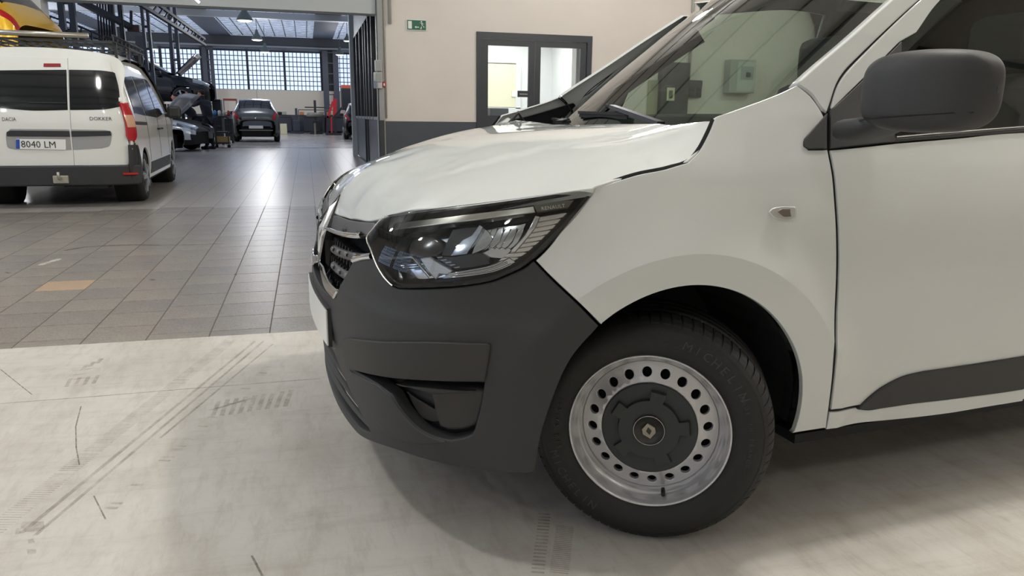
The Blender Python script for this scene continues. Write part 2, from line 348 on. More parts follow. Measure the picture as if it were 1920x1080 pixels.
def near_van():
    van = empty('cargo_van', VAN_AT, VAN_RZ, 'large white cargo van with black front bumper and steel wheel, nearest the camera', 'van')
    A = bodyA; FL = dict(flip=False)
    # is the outside normal +? checked once
    n = snormal(A, np.array([[.4, .6]]))[0]; AF = n[1] > 0
    nh = snormal(hoodH, np.array([[-.2, .885]]))[0]; HF = nh[2] < 0
    ng = snormal(glassG, np.array([[.5, .885]]))[0]; GF = ng[2] < 0
    def PA(name, arcs, m, parent=van, **k): return panel(name, arcs, A, m, parent, flip=AF, **k)
    def both(name, arcs, m, parent=van, **k):
        o = PA(name, arcs, m, parent, **k); PA(name, arcs, m, parent, mirror=2*WC, **k); return o
    # ---- fender
    fender = [[(0.2615, 0.9438), (0.1941, 0.96), (0.1255, 0.9739), (0.0288, 0.9852), (-0.0398, 0.9992)], [(-0.0398, 0.9992), (-0.0768, 1.026), (-0.1104, 1.066), (-0.1327, 1.1)], [(-0.1386, 1.107), (-0.22, 1.13), (-0.3246, 1.162), (-0.3911, 1.187)],
              [(-0.3911, 1.187), (-0.4312, 1.16), (-0.4592, 1.123), (-0.466, 1.104)], [(-0.466, 1.104), (-0.424, 1.073), (-0.3928, 1.051)], [(-0.3928, 1.051), (-0.3869, 1.038), (-0.4, 1.027)], [(-0.4, 1.027), (-0.461, 1.027)],
              [(-0.461, 1.027), (-0.4654, 0.9544), (-0.4664, 0.868), (-0.4756, 0.7037), (-0.4734, 0.5373), (-0.487, 0.4001), (-0.5, 0.2801)], [(-0.5, 0.2801), (-0.3851, 0.2808)],
              [(S0-AX-AR*math.cos(a), AZ+AR*math.sin(a)) if AX+AR*math.cos(a) > S0 else (INVT(AX+AR*math.cos(a), AZ+AR*math.sin(a)), AZ+AR*math.sin(a)) for a in np.linspace(R(-8), R(127), 26)],
              [(0.2072, 0.638), (0.2853, 0.7122), (0.3645, 0.7837)], [(0.3645, 0.7837), (0.3385, 0.8144), (0.3129, 0.86), (0.2675, 0.9274)]]
    def ringl(r_): return [(S0-(.05+r_*math.cos(a)), .28+r_*math.sin(a)) if .05+r_*math.cos(a) > S0 else (INVT(.05+r_*math.cos(a), .28+r_*math.sin(a)), .28+r_*math.sin(a)) for a in np.linspace(R(-5), R(170), 90)]
    both('fender', fender, WHITE, res=.02, thick=.014, lines=[ringl(.5105), ringl(.5085), ringl(.54), ringl(.64)])
    # ---- door, sill, rear side
    door = [[(-0.4676, 1.026), (-0.4723, 0.9543), (-0.4733, 0.8678), (-0.4829, 0.7032), (-0.4827, 0.5358), (-0.4924, 0.4151), (-0.5011, 0.3361)], [(-0.5011, 0.3361), (-0.8825, 0.309), (-1.272, 0.3005)], [(-1.6, .312), (-1.76, .32)], [(-1.76, .32), (-1.78, .7), (-1.78, 1.0), (-1.76, 1.085)],
            [(-1.76, 1.085)]+[(-1.175, 1.073), (-0.9284, 1.057), (-0.6931, 1.043)], [(-0.6931, 1.043), (-0.5816, 1.034), (-0.4676, 1.026)]]
    both('front_door', door, WHITE, res=.04)
    sill = [[(-0.4991, 0.3298), (-0.8844, 0.3035), (-1.275, 0.2946)], [(-1.3, .308), (-3.2, .315)], [(-3.2, .255), (-1.3, .255)], [(-1.302, 0.2397), (-0.9049, 0.2504), (-0.5015, 0.2748)]]
    both('sill', sill, WHITE, res=.04, thick=.03)
    mould = [[(-0.6095, 0.3197), (-0.6416, 0.3458), (-0.6825, 0.3734), (-0.753, 0.3995), (-0.8303, 0.4072)], [(-0.8303, 0.4072), (-1.016, 0.4082), (-1.227, 0.4115)], [(-1.66, .425), (-1.72, .43)], [(-1.72, .43), (-1.72, .33)], [(-1.72, .33)]+[(-1.273, 0.2985), (-0.9248, 0.3069), (-0.7015, 0.3089)], [(-0.7015, 0.3089), (-0.6527, 0.3089), (-0.6095, 0.3197)]]
    both('door_moulding', mould, BLACKPL, d=.008, res=.03, thick=.012, rim=.004)
    rear = [[(-1.785, .32), (-1.785, 1.09)], [(-1.785, 1.09), (-1.785, 1.66)], [(-1.785, 1.66), (-3.3, 1.66)], [(-3.3, 1.66), (-3.45, 1.2), (-3.48, .6), (-3.45, .3)], [(-3.45, .3), (-3.24, .3)],
            [(-2.837-.37*math.cos(a)*-1*-1, .33+.37*math.sin(a)) for a in np.linspace(0, PI, 13)], [(-2.46, .32), (-1.785, .32)]]
    rear[5] = [(-2.835-.37*math.cos(a), .33+.37*math.sin(a)) for a in np.linspace(0, PI, 13)]
    both('side_panel', rear, WHITE, res=.09)
    # ---- A pillar and door frame
    pillar = [[(-0.3949, 1.19), (-0.4679, 1.239), (-0.5936, 1.32), (-0.7434, 1.421), (-0.9299, 1.543)], [(-0.9299, 1.543), (-1.044, 1.552)], [(-1.044, 1.552), (-0.8344, 1.427), (-0.6167, 1.278), (-0.5321, 1.211), (-0.4888, 1.143), (-0.476, 1.121)], [(-0.476, 1.121), (-0.4652, 1.127)], [(-0.4652, 1.127), (-0.4385, 1.163), (-0.3949, 1.19)]]
    both('windscreen_pillar', pillar, WHITE, res=.025, thick=.03, rim=.008)
    frame = [[(-0.4924, 1.125), (-0.5017, 1.148), (-0.5402, 1.206), (-0.6271, 1.275), (-0.8443, 1.427), (-1.06, 1.554)], [(-.98, 1.60), (-1.45, 1.67), (-1.78, 1.665)], [(-1.78, 1.665), (-1.78, 1.09)], [(-1.70, 1.09), (-1.70, 1.59)], [(-1.70, 1.59), (-1.45, 1.60), (-1.02, 1.55)],
             [(-1.02, 1.55)]+[(-1.095, 1.543), (-0.9202, 1.432), (-0.8187, 1.339)], [(-0.8187, 1.339), (-0.7551, 1.311)], [(-0.7551, 1.311), (-0.6551, 1.239), (-0.5542, 1.168), (-0.4924, 1.125)]]
    both('door_frame', frame, WHITE, res=.03, thick=.02, rim=.004)
    gl = [[(-0.6874, 1.051), (-0.9304, 1.066), (-1.177, 1.081)], [(-1.70, 1.09), (-1.70, 1.59)], [(-1.70, 1.59), (-1.45, 1.60), (-1.02, 1.55)], [(-1.02, 1.55)]+[(-1.095, 1.543), (-0.9202, 1.432), (-0.8187, 1.339)], [(-0.8187, 1.339), (-0.7551, 1.311)], [(-0.7551, 1.311), (-0.7281, 1.18), (-0.6874, 1.051)]]
    both('side_window', gl, DGLASS, d=-.010, res=.05, thick=.004)
    strip = [[(-0.6883, 1.055), (-0.9318, 1.071), (-1.178, 1.086)], [(-1.70, 1.095), (-1.70, 1.075)], [(-1.175, 1.071), (-0.9284, 1.057), (-0.6857, 1.043)]]
    both('window_weatherstrip', strip, BLACKPL, d=.002, res=.02, thick=.014)
    ribbon('bright_edge', [(-0.6923, 1.057), (-0.8119, 1.065), (-0.9319, 1.072), (-1.057, 1.08), (-1.179, 1.087)]+[(-1.70, 1.098)], A, CHROME, van, w=.004, h=.003, d=.004, flip=AF)
    tri1 = [[(-0.3963, 1.026), (-0.3843, 1.033), (-0.3853, 1.047), (-0.3979, 1.06)], [(-0.3979, 1.06), (-0.4356, 1.089), (-0.4755, 1.118)], [(-0.4755, 1.118), (-0.4576, 1.027)], [(-0.4576, 1.027), (-0.3963, 1.026)]]
    both('mirror_base_cover', tri1, BLACKPL, d=.004, res=.02)
    tri2 = [[(-0.4855, 1.125), (-0.5544, 1.169), (-0.6551, 1.239), (-0.7572, 1.312)], [(-0.7572, 1.312), (-0.7548, 1.282), (-0.7281, 1.18), (-0.6878, 1.044)], [(-0.6878, 1.044), (-0.4662, 1.027)], [(-0.4662, 1.027), (-0.4855, 1.125)]]
    both('mirror_base_cover', tri2, BLACKPL, d=.003, res=.02)
    for ln in ([(-0.4642, 1.026), (-0.4688, 0.9543), (-0.4698, 0.8679), (-0.4793, 0.7035), (-0.4781, 0.5365), (-0.4888, 0.4077), (-0.4944, 0.3337), (-0.4981, 0.2804)], [(-0.4982, 0.3332), (-0.8834, 0.3062), (-1.273, 0.2976)], [(0.2669, 0.9414), (0.1945, 0.9612), (0.1257, 0.975), (0.0286, 0.9864), (-0.0385, 1), (-0.0755, 1.027), (-0.1073, 1.066), (-0.1314, 1.101)], [(-0.4852, 1.123), (-0.4945, 1.146), (-0.5353, 1.208), (-0.622, 1.277), (-0.8384, 1.427), (-1.051, 1.553)], [(-0.3964, 1.188), (-0.4348, 1.161), (-0.4615, 1.126), (-0.475, 1.115)], [(-0.4792, 1.119), (-0.4608, 1.026)]):
        L_ = [tuple(x) for x in catmull(ln, .012)]+[tuple(ln[-1])]
        for mr_ in (None, 2*WC): ribbon('seam_shade_strip', L_, A, VOID, van, w=.012, h=.0008, d=-.006, flip=AF, mirror=mr_)  # black strip added behind each seam to imitate the shade in the gap
    # ---- hood
    near = [[(-0.6739, 0.8156), (-0.6666, 0.7254), (-0.6522, 0.612), (-0.6345, 0.5189), (-0.6191, 0.4583)], [(-0.6191, 0.4583), (-0.6091, 0.4204), (-0.5984, 0.4029), (-0.5818, 0.362)], [(-0.5818, 0.362), (-0.4751, 0.2014), (-0.3154, 0.0985), (-0.193, 0.0482)],
            [(-0.1857, 0.0523), (-0.1219, 0.0562), (-0.0629, 0.0635), (0.0067, 0.0616), (0.06, 0.0598)], [(0.06, 0.0598), (0.0981, 0.0712), (0.1412, 0.1013), (0.1787, 0.1326)], [(.172, .112), (.165, .18), (.14, .33), (.115, .6), (.09, .885)]]
    near[0] = [(-.672, .885)]+near[0]
    for q in near: q[:] = [tuple(p) for p in q]
    flat = []
    for q in near: flat += [tuple(x) for x in catmull(q, .02)]+[q[-1]]
    flat = [p for i, p in enumerate(flat) if i == 0 or math.hypot(p[0]-flat[i-1][0], p[1]-flat[i-1][1]) > .004]
    full = flat+[(a, 2*WC-b) for a, b in flat[::-1][1:]]
    panel('bonnet', full, hoodH, WHITE, van, flip=HF, gap=.0012, res=.028, thick=.02, raw=True, rim=.004)
    for mr_ in (None, 2*WC): PA('cowl_end_trim', [[(-.06, 1.0), (-.12, 1.075), (-.28, 1.12), (-.46, 1.17)], [(-.46, 1.17), (-.56, 1.10)], [(-.56, 1.10), (-.50, 1.0)], [(-.50, 1.0), (-.06, 1.0)]], DARKPL, d=-.022, thick=.01, res=.05, mirror=mr_)
    cowl = MB(); cp = [(.115, .13), (.10, .35), (.07, .6), (.05, .885)]; cp += [(a, 2*WC-b) for a, b in cp[::-1][1:]]
    for (a, b_), (c_, d_) in zip(cp, cp[1:]): cowl.add([(a+.02, b_, 1.035), (c_+.02, d_, 1.035), (c_+.22, d_, 1.05), (a+.22, b_, 1.05)], [(0, 1, 2, 3)])
    cowl.build('windscreen_cowl', DARKPL, van)
    # ---- windscreen
    g = [(.33-float(_gb(w)), w) for w in np.linspace(.15, 2*WC-.15, 21)]; top = [(1.42-float(_gb(w)), w) for w in np.linspace(2*WC-.3, .3, 21)]
    ws = [g, [(g[-1][0], g[-1][1]), (.78, 2*WC-.19), (1.2, 2*WC-.28), top[0]], top, [top[-1], (1.2, .28), (.78, .19), (g[0][0], g[0][1])]]
    wso = panel('windscreen', ws, glassG, GLASS, van, flip=GF, res=.06, thick=.005, d=.002)
    FR = mat('windscreen_black_border', (18, 20, 21), .35)
    for mir in (None, 2*WC):
        panel('windscreen_border', [[(.44, .165), (.62, .175), (.80, .195), (1.2, .285), (1.4, .33)], [(1.4, .37), (1.2, .325), (.80, .232), (.62, .212), (.44, .2)]], glassG, FR, van, flip=GF, d=-.006, thick=.004, res=.04, mirror=mir)
    # inner pillars, headliner, dashboard, bulkhead, seats
    INT = mat('cab_trim', (62, 64, 62), .85); DASH = mat('dashboard', (44, 46, 46), .7)
    mb = MB(); dl = np.linspace(.16, 2*WC-.16, 14)
    for w0, w1 in zip(dl, dl[1:]):
        s0, s1 = .36-float(_gb(w0)), .36-float(_gb(w1))
        mb.add([(s0, w0, 1.03), (s1, w1, 1.03), (.62, w1, 1.105), (.62, w0, 1.105), (.95, w0, 1.12), (.95, w1, 1.12), (1.0, w1, .8), (1.0, w0, .8)], [(0, 1, 2, 3), (3, 2, 5, 4), (4, 5, 6, 7)])
    mb.build('dashboard', DASH, van)
    mb = MB(); mb.poly([(2.05, .13, .3), (2.05, 1.64, .3), (2.05, 1.64, 1.0), (2.05, 1.42, 1.70), (2.05, .35, 1.70), (2.05, .13, 1.0)], (.03, 0, 0)); mb.build('bulkhead', INT, van)
    for w in (.45, 1.32):
        sb = MB(); sb.box((1.55, w, .95), (.14, .46, .62), bev=.05); sb.box((1.32, w, .62), (.5, .46, .14), bev=.05); sb.box((1.56, w, 1.36), (.1, .26, .2), bev=.05); sb.build('seat', mat('seat_cloth', (50, 52, 54), .9), van)
    mb = MB(); mb.tube([(1.02+.02*math.cos(a)*6*.5, .45+.18*math.cos(a), 1.02+.17*math.sin(a)) for a in np.linspace(0, 2*PI, 25)], .014, 6, False); mb.build('steering_wheel', DASH, van)
    # inner door trims, a small way inside the skin
    for mir in (0, 1):
        tr = MB()
        for z0, z1, w in ((.3, 1.06, .10),):
            tr.span((.5, w if not mir else 2*WC-w-.02, z0), (1.9, (w+.02) if not mir else 2*WC-w, z1))
        tr.build('door_trim', INT, van)
        panel('pillar_trim', [[(-.44+.0, 1.10), (-.60, 1.20), (-.80, 1.36), (-1.0, 1.50)], [(-1.0, 1.50), (-1.05, 1.45)], [(-1.05, 1.45), (-.85, 1.32), (-.66, 1.18), (-.60, 1.08)], [(-.60, 1.08), (-.44, 1.10)]], A, INT, van, flip=AF, d=-.035, thick=.02, res=.05, mirror=2*WC if mir else None)
        panel('rear_pillar_trim', [[(-1.68, 1.05), (-1.70, 1.62)], [(-1.70, 1.62), (-2.1, 1.62)], [(-2.1, 1.62), (-2.1, 1.05)], [(-2.1, 1.05), (-1.68, 1.05)]], A, INT, van, flip=AF, d=-.05, thick=.02, res=.1, mirror=2*WC if mir else None)
    # roof
    xs = [1.30, 1.38, 1.5, 1.8, 2.4, 3.0, 3.36, 3.44]; zz = [1.735, 1.765, 1.785, 1.80, 1.80, 1.79, 1.77, 1.66]
    ws_ = [.27, .30, .36, .5, .7, .885]; wz = [.13, .06, .02, .006, .001, 0]; ws_ += [2*WC-w for w in ws_[::-1][1:]]; wz += wz[::-1][1:]
    V = [(x, w, z-d_) for x, z in zip(xs, zz) for w, d_ in zip(ws_, wz)]; n_ = len(ws_)
    mesh_obj('roof', V, [(i*n_+j, i*n_+j+1, (i+1)*n_+j+1, (i+1)*n_+j) for i in range(len(xs)-1) for j in range(n_-1)], WHITE, van, True)
    mb = MB(); mb.span((1.33, .33, 1.70), (1.96, 2*WC-.33, 1.72)); mb.build('headliner', INT, van)
    mb = MB(); mb.box((3.46, WC, 1.0), (.04, 1.5, 1.35), bev=.015); mb.build('rear_door', WHITE, van)
    # ---- underbody and wheel housings
    mb = MB(); mb.span((-.50, .40, .24), (.48, 1.37, .50)); mb.span((.48, .10, .235), (2.38, 1.67, .30)); mb.span((2.38, .45, .26), (3.4, 1.32, .5)); mb.span((.44, .03, .235), (2.4, .13, .262)); mb.span((.44, 1.64, .235), (2.4, 1.74, .262)); mb.build('underbody', VOID, van)
    for cx in (AX, 2.857):
        for sg in (0, 1):
            V = []; F = []; N_ = 20
            for i in range(N_+1):
                a = -.12+(PI+.24)*i/N_
                for r_, w in ((AR+.008, .012), (AR+.02, .06), (AR+.02, .40), (.05, .42)):
                    if cx < 1 and w < .1:
                        sx_, sz_ = cx+r_*math.cos(a), max(.26, AZ+r_*math.sin(a)); w = max(w, float(bodyA(INVT(sx_, sz_) if sx_ < S0 else 0., sz_, False)[1])+w+.012)
                    V.append((cx+r_*math.cos(a), w if not sg else 2*WC-w, AZ+r_*math.sin(a)))
            for i in range(N_):
                for j in range(3): F.append((i*4+j, i*4+j+1, (i+1)*4+j+1, (i+1)*4+j))
            mesh_obj('wheel_housing', V, F, mat('wheel_arch_liner', (20, 22, 23), .8), van)
    sp = MB(); sp.tube([(.12, .27, .25), (.11, .30, .75)], .05, 14); sp.build('suspension_strut', VOID, van)
    # ---- bumper: near half outlined, far half mirrored round the nose
    hn = [(0.9416, 0.7273), (0.9738, 0.6976), (1.029, 0.6523), (1.039, 0.6244), (1.061, 0.6015)]
    tb = hn[-1]
    bn = [[(0.3539, 0.2739), (0.3441, 0.3701), (0.3167, 0.4671), (0.2738, 0.5641), (0.2135, 0.6359)], [(0.2135, 0.6359), (0.29, 0.7098), (0.3681, 0.7825)], [(0.3701, 0.7801), (0.3864, 0.7658), (0.4198, 0.7499), (0.4607, 0.7334), (0.5303, 0.7194), (0.6207, 0.7068), (0.7027, 0.6972)], [(0.7027, 0.6972), (0.7396, 0.7056), (0.782, 0.7311), (0.8234, 0.7533)], [(0.8234, 0.7533), (0.9422, 0.7286)], hn,
          [tuple(tb), (TN-.17, tb[1]-.012), (TN, tb[1]-.015)]]
    bb = [(0.3755, 0.268), (0.4319, 0.2693), (0.5208, 0.2693), (0.6205, 0.2738), (0.7058, 0.2745), (0.8019, 0.2603), (0.9669, 0.2233)]+[(1.06, .215), (TN-.15, .208), (TN, .207)]
    fl = []
    for q in bn: fl += [tuple(x) for x in catmull(q, .02)]+[tuple(q[-1])]
    low = [tuple(x) for x in catmull(bb, .02)]+[bb[-1]]
    fl = [p for i, p in enumerate(fl) if i == 0 or math.hypot(p[0]-fl[i-1][0], p[1]-fl[i-1][1]) > .004]
    fl += [(2*TN-a, b_) for a, b_ in fl[::-1][1:]]
    lowf = low+[(2*TN-a, b_) for a, b_ in low[::-1][1:]]
    poly_ = fl+lowf[::-1]
    fogh = [[(0.9333, 0.4314), (0.7639, 0.4698), (0.619, 0.4908), (0.4644, 0.5032)], [(0.4644, 0.5032), (0.4773, 0.4406), (0.4917, 0.3862)], [(0.4917, 0.3862), (0.4996, 0.3638), (0.5226, 0.349), (0.5534, 0.3388)], [(0.5534, 0.3388), (0.6028, 0.3435), (0.6483, 0.3599), (0.6941, 0.3921), (0.7247, 0.4258)], [(0.7247, 0.4258), (0.8039, 0.4389), (0.9333, 0.4314)]]
    mirr = lambda arcs: [[(2*TN-a, b_) for a, b_ in q] for q in arcs]
    lg = [(1.19, .42), (1.10, .385), (1.0, .345), (.93, .315), (.85, .275)]
    lgb = [(.85, .262), (.95, .252), (1.06, .247)]
    z1 = lg[0]
    grille_hole = [lg, [(lg[-1][0], lg[-1][1]), (lgb[1][0], lgb[1][1]), (lgb[2][0], lgb[2][1]), (TN-.1, lgb[2][1]-.004), (TN+.1, lgb[2][1]-.004), (2*TN-lgb[2][0], lgb[2][1]), (2*TN-lgb[1][0], lgb[1][1]), (2*TN-lg[-1][0], lg[-1][1])],
                   [(2*TN-a, b_) for a, b_ in lg[::-1]], [(2*TN-z1[0], z1[1]), (z1[0], z1[1])]]
    bump_bulge = lambda a, z_: .010*np.exp(-((z_-.47)/.05)**2)*np.clip((a-.2)/.2, 0, 1)*np.clip((2*TN-.2-a)/.2, 0, 1)*0
    bp = panel('front_bumper', poly_, A, BLACKPL, van, flip=AF, holes=[fogh, mirr(fogh), grille_hole], res=.022, thick=.035, raw=True, rim=.005)
    # insert band above the fog lamp and the recess below it
    band = [[(1.008, 0.4802), (1.014, 0.488), (0.9814, 0.5065), (0.9164, 0.5288)], [(0.9164, 0.5288), (0.6228, 0.5853), (0.4598, 0.5963)], [(0.4598, 0.5963), (0.4503, 0.5943), (0.45, 0.5856)], [(0.45, 0.5856), (0.4553, 0.5438), (0.4631, 0.506)], [(0.4631, 0.506), (0.6188, 0.4922), (0.7639, 0.4698)], [(0.7639, 0.4698), (0.8626, 0.4506), (0.9799, 0.4229)], [(0.9799, 0.4229), (0.9942, 0.4531), (1.008, 0.4802)]]
    for f_ in (lambda q: q, mirr):
        panel('bumper_insert', f_(band), A, INSPL, van, flip=AF, d=.008, res=.025, thick=.009, rim=.004)
        panel('fog_lamp_recess', f_([[(0.794, 0.4713), (0.4532, 0.5146)], [(0.4532, 0.5146), (0.4823, 0.3332)], [(0.4823, 0.3332), (0.6868, 0.2928), (0.8282, 0.4552)]]), A, DARKPL, van, flip=AF, d=-.052, res=.05, thick=.004)
        panel('fog_lamp_cover', f_([[(0.6015, 0.4482), (0.5537, 0.4608), (0.474, 0.4706)], [(0.474, 0.4706), (0.4812, 0.436), (0.4953, 0.3899)], [(0.4953, 0.3899), (0.5196, 0.3738), (0.5652, 0.3646), (0.5846, 0.3687)], [(0.5846, 0.3687), (0.5943, 0.4), (0.5961, 0.4309), (0.6015, 0.4482)]]), A, INSPL, van, flip=AF, d=-.014, res=.02, thick=.04, rim=.012)
        panel('fog_lamp_brow', f_([[(0.717, 0.4553), (0.6223, 0.4668), (0.5461, 0.4713), (0.4857, 0.4734)], [(0.4857, 0.4734), (0.5405, 0.4623), (0.601, 0.4525)], [(0.601, 0.4525), (0.639, 0.4552), (0.717, 0.4553)]]), A, INSPL, van, flip=AF, d=-.008, res=.02, thick=.04, rim=.003)
        panel('fog_lamp_floor', f_([[(0.7172, 0.4221), (0.6372, 0.403), (0.5977, 0.3922)], [(0.5977, 0.3922), (0.5901, 0.372), (0.617, 0.3611), (0.6563, 0.3639)], [(0.6563, 0.3639), (0.6888, 0.3906), (0.7172, 0.4221)]]), A, INSPL, van, flip=AF, d=-.030, res=.02, thick=.004, dfun=lambda a, z_: (.345-z_)*.15)
    FC = [[(0.9726, 0.4173), (0.8048, 0.4357), (0.7294, 0.4231)], [(0.7294, 0.4231), (0.6945, 0.3891), (0.6485, 0.357), (0.6059, 0.3414), (0.5604, 0.3348)], [(0.5604, 0.3348), (0.6186, 0.3196), (0.686, 0.3053), (0.7529, 0.3067)], [(0.7529, 0.3067), (0.8253, 0.3381), (0.902, 0.378), (0.9726, 0.4173)]]
    for f_ in (lambda q: q, mirr): panel('bumper_facet', f_(FC), A, BLACKPL, van, flip=AF, d=.004, res=.02, thick=.01, rim=.006)
    # ---- lower grille
    panel('lower_grille', [[(.80, .46), (2*TN-.80, .46)], [(2*TN-.80, .27), (.80, .27)]], A, VOID, van, flip=AF, d=-.06, res=.08, thick=.004)
    for k, zc in enumerate((.405, .365, .325, .285)):
        t0 = (1.10, 1.02, .95, .88)[k]; z0 = (.40, .355, .318, .285)[k]
        n_ = 30; L = [(t0-.03+(2*TN-2*t0+.06)*i/n_, zc+(z0-zc)*max(0, 1-i/5, 1-(n_-i)/5)) for i in range(n_+1)]
        ribbon('grille_slat', L, A, BLACKPL, van, w=.020, h=.012, d=-.016, flip=AF)
    # ---- upper grille
    gt = [(1.279, 0.8072), (1.081, 0.8162), (0.9013, 0.8323)]
    panel('grille_back', [[(.80, .84), (2*TN-.80, .84)], [(2*TN-.80, .56), (.80, .56)]], A, VOID, van, flip=AF, d=-.07, res=.08, thick=.004)
    tband = [[(0.9033, 0.8334), (1.083, 0.8173), (1.265, 0.8089)]+[(TN, .798)]+[(2*TN-a, b_) for a, b_ in [(1.265, 0.8089), (1.083, 0.8173), (0.9033, 0.8334)]], [(2*TN-a, b_) for a, b_ in [(0.8846, 0.8185), (0.8888, 0.8007)]], [(2*TN-a, b_) for a, b_ in [(0.8888, 0.8007), (1, 0.7854), (1.122, 0.7757), (1.314, 0.7645)]]+[(TN, .752)]+[(1.314, 0.7645), (1.122, 0.7757), (1, 0.7854), (0.8888, 0.8007)], [(0.8888, 0.8007), (0.8846, 0.8185)]]
    panel('grille_top_panel', tband, A, mat('grille_grey_plastic', (74, 74, 77), .42, bump=.1, bscale=500), van, flip=AF, d=-.004, res=.03, thick=.02, rim=.004)
    CH = CHROME
    for mi in (0, 1):
        mm = (lambda L: [(2*TN-a, b_) for a, b_ in L]) if mi else (lambda L: L)
        def crv(L): return [tuple(x) for x in catmull(mm(L), .012)]+[mm(L)[-1]]
        ribbon('grille_chrome_bar', crv([(1.309, 0.762), (1.151, 0.7716), (1.048, 0.7802), (0.9656, 0.7889), (0.9294, 0.7952)]), A, CH, van, w=.016, h=.010, d=-.002, flip=AF)
        for px in [(1.089, 0.7876), (0.9598, 0.7979)]:
            q = mm([px])[0]; ribbon('chrome_tooth', [(q[0]-.012, q[1]), (q[0]+.012, q[1])], A, mat('grille_void', (16, 17, 18), .5), van, w=.012, h=.003, d=-.001, flip=AF)
        ribbon('grille_chrome_bar', crv([(0.9387, 0.7306), (0.8793, 0.7472), (0.8287, 0.7578)]), A, CH, van, w=.018, h=.008, d=.000, flip=AF)
        S1 = [(1.237, 0.7121), (1.14, 0.7172), (1.048, 0.7252), (0.977, 0.7326), (0.9072, 0.7427)]; S2 = [(1.223, 0.6652), (1.141, 0.6649), (1.05, 0.6671), (0.9755, 0.6743)]
        for S_ in (S1, S2):
            L = crv(S_); ribbon('grille_bar', L, A, mat('grille_grey_plastic', (74, 74, 77)), van, w=.026, h=.014, d=-.022, flip=AF)
            for q in range(4, len(L)-1, 7):
                ribbon('grille_block', [(L[q][0]-.012, L[q][1]+.004), (L[q][0]+.012, L[q][1]+.004)], A, mat('grille_block_grey', (104, 105, 108), .35), van, w=.012, h=.004, d=-.008, flip=AF)
        fins = MB(); tt = np.linspace(min(S1[0][0], .86)-.02, TN-.12, 12)
        for t_ in np.linspace(.86, TN-.10, 13):
            t_ = float(t_) if not mi else 2*TN-float(t_)
            for z0, z1 in ((.695, .745), (.655, .685), (.60, .640)):
                p = np.array([[t_, z0], [t_, z1]]); S = A(p[:, 0], p[:, 1]); N = snormal(A, p)*(-1 if AF else 1)
                a0, a1 = S[0]-N[0]*.02, S[1]-N[1]*.02; b0, b1 = S[0]-N[0]*.065, S[1]-N[1]*.065; e = np.array([0, 0, 0]); T = np.cross(N[0], [0, 0, 1])*.003
                fins.add([a0-T, a1-T, b1-T, b0-T, a0+T, a1+T, b1+T, b0+T], [(0, 1, 2, 3), (4, 7, 6, 5), (0, 4, 5, 1), (1, 5, 6, 2), (3, 2, 6, 7), (0, 3, 7, 4)])
        f_o = fins.build('grille_fins', DARKPL, van); f_o['kind'] = 'stuff'
        low_c = [[(1.365, 0.6505), (1.312, 0.6357), (1.255, 0.6227), (1.181, 0.6028), (1.073, 0.5989)], [(1.073, 0.5989), (1.037, 0.6292)], [(1.037, 0.6292), (1.111, 0.6286), (1.189, 0.6358), (1.276, 0.6507)], [(1.276, 0.6507), (1.365, 0.6505)]]
        panel('grille_chrome_corner', [mm(q) for q in low_c], A, CH, van, flip=AF, d=.004, res=.015, thick=.02, rim=.006)
    # emblem on the grille: the diamond badge, facing forward
    em = MB(); ns = -.735
    def dia(hw, hh): return [(0, -hh), (hw, 0), (0, hh), (-hw, 0)]
    bk = MB(); bk.poly([(float(NOSE(.752+dz))-.006, WC+dw, .752+dz) for dw, dz in ((0, -.125), (.10, -.02), (.10, .02), (0, .105), (-.10, .02), (-.10, -.02))], (.03, 0, 0)); bk.build('emblem_plate', GLOSSBK, van)
    for (w0, h0), (w1, h1) in (((.052, .085), (.028, .050)),):
        o4, i4 = dia(w0, h0), dia(w1, h1)
        for k in range(4):
            a, b_ = o4[k], o4[(k+1) % 4]; c_, d_ = i4[k], i4[(k+1) % 4]; X = lambda p, e: (float(NOSE(.752+p[1]))-.022+e, WC+p[0], .752+p[1])
            em.add([X(a, .022), X(b_, .022), X(d_, .022), X(c_, .022), X(((a[0]+c_[0])/2, (a[1]+c_[1])/2), .012), X(((b_[0]+d_[0])/2, (b_[1]+d_[1])/2), .012)], [(0, 4, 5, 1), (4, 3, 2, 5)])
    em.build('emblem', CHROME, van)
    # ---- licence plate on the nose
    pl = MB(); NP = 12; pv = []
    for i in range(NP+1):
        w = WC-.265+.53*i/NP; s_ = -.741+.035*((w-WC)/.5)**2
        pv.append((s_, w))
    def plate(mb, o0, th, z0, z1, m0=0):
        P_ = [(s_-o0, w) for s_, w in pv]; V = []
        for s_, w in P_: V += [(s_, w, z0), (s_, w, z1), (s_+th, w, z1), (s_+th, w, z0)]
        F = []
        for i in range(len(P_)-1):
            for j in range(4): F.append((i*4+j, i*4+(j+1) % 4, (i+1)*4+(j+1) % 4, (i+1)*4+j))
        F += [(3, 2, 1, 0), tuple((len(P_)-1)*4+j for j in range(4))]; mb.add(V, F)
    plate(pl, 0, .012, .448, .562); plo = pl.build('licence_plate_holder', BLACKPL, van)
    p2_ = MB(); plate(p2_, .003, .004, .453, .557); p2_.build('licence_plate', mat('plate_white', (228, 228, 224), .35), van)
    # ---- side repeater
    ro = [[(-0.2581, 0.8772), (-0.2667, 0.8859), (-0.2927, 0.8903), (-0.3366, 0.889)], [(-0.3366, 0.889), (-0.3408, 0.8785), (-0.3367, 0.8617)], [(-0.3367, 0.8617), (-0.3233, 0.8543), (-0.2973, 0.8552)], [(-0.2973, 0.8552), (-0.2717, 0.8626), (-0.2581, 0.8772)]]
    both('side_repeater', ro, mat('repeater_silver', (226, 224, 220), .3, .3), d=.004, res=.008, thick=.006, rim=.003)
